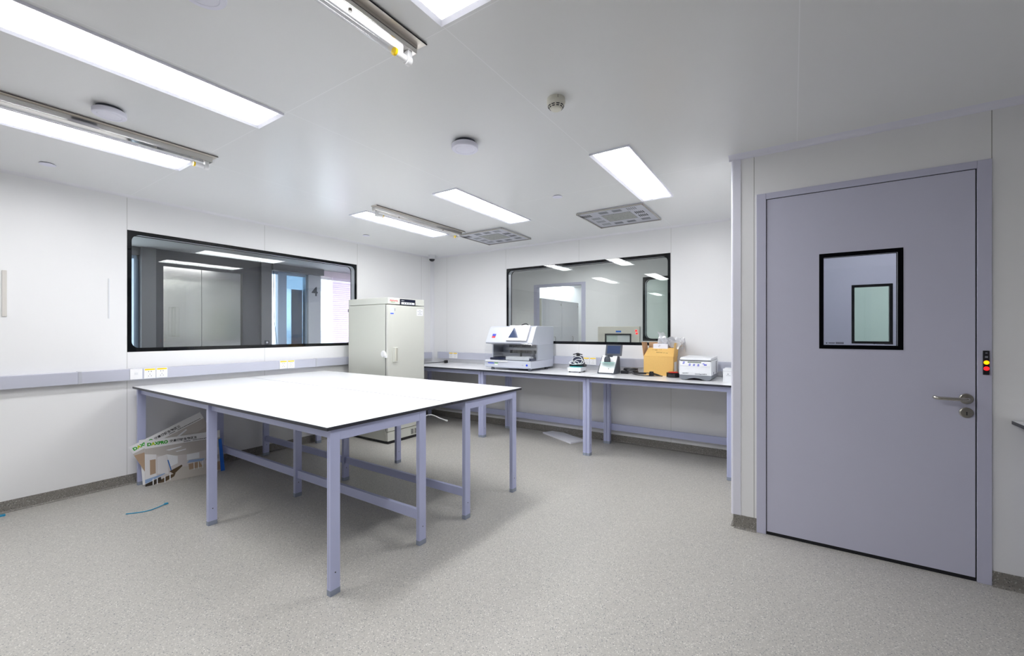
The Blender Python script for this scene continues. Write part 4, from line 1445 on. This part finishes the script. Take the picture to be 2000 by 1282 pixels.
b.box(XC - 0.04, XC + 0.03, 1.897, 1.978, 0, 2.36).box(XC - 0.04, XC + 0.03, 2.881, 3.122, 0, 2.36).box(XC - 0.04, XC + 0.03, 1.978, 2.881, 2.166, 2.36)
struct(b.build('trim_6', M['liftdark']), 'dark surround of the lift doors')
b = MB(); b.box(XC - 0.15, XC + 0.01, 3.868, 4.081, 0, 2.262)
struct(b.build('wall_pier', M['palegrey']), 'pale grey pier carrying the floor number')
b = MB(); b.box(XL - T - 1.7, XL - T, 6.9, 7.0, 0, 2.4).box(XC, XL - T, -1.6, -1.5, 0, 2.4)
struct(b.build('wall_lobby_end', M['palegrey']), 'pale end walls of the lift lobby')
b = MB(); b.box(XC - 0.15, XC + 0.02, 4.081, 7.0, 2.262, 2.36)
struct(b.build('trim_8', M['pinkhead']), 'pale pink band above the lobby blind')
ld = thing('lift_door', 'brushed steel lift doors seen through the long window', 'lift door', (XC, 0, 0))
for y0, y1 in ((1.978, 2.393), (2.397, 2.881)):
    b = MB(); b.box(-0.03, -0.002, y0, y1, 0, 2.166, 0.002)
    b.build('door_panel', M['lift'], ld)
b = MB(); b.box(-0.034, -0.03, 2.39, 2.40, 0, 2.166)
b.build('centre_joint', M['hole'], ld)
lb = thing('lift_button', 'small dark lift call plate on the grey column', 'call button', (XC + 0.06, 3.195, 1.19))
b = MB(); b.box(0, 0.008, -0.035, 0.035, -0.03, 0.03, 0.002)
b.build('plate', M['liftdark'], lb)
b = MB(); b.cyl((0.008, 0.0, 0), 0.014, 0.003, 'x', 20)
b.build('button', M['alu'], lb)
fn = lettering('floor_number', '4', 0.205, frame((XC + 0.012, 3.923, 1.932), (0, 1, 0), Z), M['dgrey'], None, bold=0.004, depth=0.002)
tag(fn, 'dark floor number 4 on the pale grey pier in the lobby', 'sign')
# lobby windows
def lobby_window(n, y0, y1, z0, z1, label, mull, glass, fm='bluegrey'):
    r = thing('window_%d' % n, None, None)
    struct(r, label)
    b = MB(); b.box(XC - 0.10, XC - 0.04, y0, y0 + 0.012, z0, z1).box(XC - 0.10, XC - 0.04, y1 - 0.025, y1, z0, z1).box(XC - 0.10, XC - 0.04, y0, y1, z1 - 0.04, z1).box(XC - 0.10, XC - 0.04, y0, y1, z0, z0 + 0.05)
    for (a, c) in mull:
        b.box(XC - 0.11, XC - 0.03, a, c, z0, z1)
    b.build('window_frame', M[fm], r)
    b = MB(); b.box(XC - 0.075, XC - 0.069, y0, y1, z0, z1)
    b.build('glass_pane', glass, r)
    return r
lobby_window(3, 0.9, 1.760, 0.9, 2.26, 'bright lobby window beside the lift', [(1.712, 1.735)], M['glass'])
lobby_window(4, 3.268, 3.868, 0.6, 2.262, 'lobby window with blue mullions between the lift and the pier', [(3.405, 3.535), (3.84, 3.868)], M['glass'])
b = MB(); b.box(XC - 0.066, XC - 0.06, 3.535, 3.84, 0.65, 2.222)
struct(b.build('window_5', M['tglass']), 'blue tinted lobby glass beside the pier')
b = MB(); b.box(XC - 0.13, XC - 0.12, 3.66, 3.84, 0.65, 2.02)
struct(b.build('trim_7', M['bluegrey']), 'blue grey outer panel behind the tinted lobby glass')
lobby_window(6, 4.081, 6.9, 0.6, 2.262, 'wide lobby window behind the white blind', [], M['glass'], 'white')
bd = thing('window_blind', 'white slatted blind drawn over the bright lobby window', 'blind', (XC - 0.01, 4.30, 0))
b = MB(); b.box(-0.008, 0.030, 0, 2.5, 2.215, 2.262, 0.003)
b.build('head_rail', M['slat'], bd)
for k in range(38):
    z = 2.205 - k * 0.034
    b = MB()
    b.prism([(0.002, z), (0.013, z - 0.040), (0.0145, z - 0.0395), (0.0035, z + 0.0005)], 0.0, 2.5, 'y')
    b.build('slat', M['slat'], bd)
cbl = MB(); cbl.tube([(XC + 0.02, 3.31, 2.26), (XC + 0.02, 3.315, 1.9), (XC + 0.02, 3.325, 1.5), (XC + 0.02, 3.37, 1.1), (XC + 0.02, 3.39, 0.8)], 0.004, 8)
tag(cbl.build('lobby_cable', M['darkmull']), 'thin dark cable hanging in the lobby window beside the lift', 'cable')
ll = dup(lp, (-5.45, 2.35, 2.36), 'added unseen ceiling panel lighting the lift lobby before the lift', 'added unseen ceiling panels of the neighbouring rooms')  # unseen lamp added for lobby brightness and the band on the lift doors
ll = dup(lp, (-5.45, 5.95, 2.36), 'added unseen ceiling panel lighting the lift lobby beyond the blind', 'added unseen ceiling panels of the neighbouring rooms')  # unseen lamp added to brighten the blind end of the lobby
# building across the street
bl = thing('building', 'pale banded building outside the lobby windows', 'building', (-22, 0, -8))
b = MB(); b.box(-8, 0, -10, 40, 0, 14)
b.build('wall', M['facade'], bl)
for k in range(4):
    b = MB(); b.box(-0.1, 0.25, -10, 40, 2.0 + 3.2 * k, 3.0 + 3.2 * k)
    b.build('facade_band', M['facade_d'], bl)

# ------------------------------------------------------------------ next laboratory and the rooms beyond it
YF = 7.25
b = MB()
b.box(-5.6, -4.25, YF, YF + T, 0, ZC).box(-3.24, -2.137, YF, YF + T, 0, ZC).box(-4.25, -3.24, YF, YF + T, 2.24, ZC)
b.box(-2.137, -0.40, YF, YF + T, 0, 1.19).box(-2.137, -0.40, YF, YF + T, 2.275, ZC).box(-0.40, XI + T, YF, YF + T, 0, ZC)
struct(b.build('wall_next_room', M['wall_plain']), 'white far wall of the next laboratory')
b = MB(); b.box(-5.1, XL - T, YB + T, YF, 0, ZC).box(XI + T - 0.02, XI + T, YB + T, YF, 0, ZC)
struct(b.build('wall_next_side', M['wall_plain']), 'white side walls of the next laboratory')
b = MB(); b.box(-5.7, -5.6, YF, 10.7, 0, ZC).box(-2.45, -2.35, YF + T, 10.7, 0, ZC).box(-5.6, -2.45, 10.6, 10.7, 0, ZC)
struct(b.build('wall_locker_room', M['wall_plain']), 'white walls of the locker room')
b = MB(); b.box(-2.35, 0.6, 9.9, 10.0, 0, ZC).box(XI + T, XI + T + 0.1, YF + T, 9.9, 0, ZC)
struct(b.build('wall_green_room', M['greenwall']), 'pale green wall of the room behind the second window')
ndf = thing('door_3', None, None, (-4.286, YF, 0))
struct(ndf, 'lavender door frame in the next laboratory, opening on lockers')
b = MB(); W = 1.101
b.box(0, 0.064, -0.01, T + 0.01, 0, 2.272, 0.002).box(W - 0.08, W, -0.01, T + 0.01, 0, 2.272, 0.002).box(0.064, W - 0.08, -0.01, T + 0.01, 2.221, 2.272, 0.002)
b.build('door_frame', M['door_frame'], ndf)
b = MB(); b.box(W - 0.115, W - 0.082, 0.12, 0.95, 0.02, 2.2)
b.build('door_leaf', M['door'], ndf)
b = MB(); b.box(W - 0.14, W - 0.115, 0.13, 0.17, 1.19, 1.26)
b.build('lock_plate', M['blk'], ndf)
window_unit('window_7', frame((-2.137, YF, 1.19), (1, 0, 0), Z), 1.737, 1.085, T, 0.04, 0.08, M['dglass'], 'black-bordered window in the far wall of the next laboratory')
pbx = thing('pass_box', 'stainless steel pass box set in the wall of the next laboratory', 'pass box', (-2.934, YF, 0))
b = MB()
b.box(0, 0.751, -0.03, 0, 1.312, 1.438, 0.003).box(0, 0.137, -0.03, 0, 0.72, 1.312, 0.003).box(0.609, 0.751, -0.03, 0, 0.72, 1.312, 0.003).box(0.137, 0.609, -0.03, 0, 0.72, 0.80, 0.003)
b.build('steel_frame', M['passsteel'], pbx)
b = MB(frame((0.137, -0.032, 0.80), (1, 0, 0), Z)); b.ring(0.472, 0.512, 0.022, 0.004, -0.004, 0.008)
b.build('door_border', M['blk'], pbx)
b = MB(); b.box(0.159, 0.587, -0.030, -0.024, 0.82, 1.29)
b.build('glass_door', M['dglass'], pbx)
b = MB(); b.box(0.155, 0.36, -0.020, -0.002, 0.82, 1.29).box(0.36, 0.59, -0.020, -0.002, 0.82, 1.29)
b.mi = 1
for f in b.bm.faces:
    if f.calc_center_median().x > 0.36:
        f.material_index = 1
b.build('chamber_back', [M['greenwall'], M['white']], pbx)
b = MB(); b.box(0.335, 0.43, -0.0315, -0.03, 1.336, 1.364)
b.build('maker_plate', M['bluep'], pbx)
for x, z in ((0.695, 1.362), (0.705, 1.316)):
    b = MB(); b.cyl((x, -0.036, z), 0.017, 0.006, 'y', 20)
    b.build('indicator_lamp', M['lamp_r'], pbx)
def locker():
    r = thing('locker', '', 'locker', group='tall white lockers beyond the next laboratory')
    b = MB(); b.box(-0.5, -0.02, 0, 0.93, 0, 2.075, 0.002)
    b.build('carcass', M['locker_s'], r)
    for y0 in (0.003,):
        b = MB(); b.box(-0.02, 0, y0, y0 + 0.924, 0.06, 2.07, 0.002)
        d = b.build('locker_door', M['locker'], r)
        b = MB(); b.tube([(0, y0 + 0.55, 1.12), (0.03, y0 + 0.55, 1.13), (0.03, y0 + 0.55, 1.22), (0, y0 + 0.55, 1.23)], 0.007, 8)
        b.build('handle', M['satin'], d)
        b = MB(); b.box(0, 0.004, y0 + 0.88, y0 + 0.91, 1.96, 2.0)
        b.build('hinge', M['satin'], d)
    return r
lk = locker()
lk.location = (-4.54, 8.03, 0)
lk['label'] = 'tall white locker nearest the doorway of the next laboratory'
dup(lk, (-4.54, 8.965, 0), 'second tall white locker from the doorway of the next laboratory')
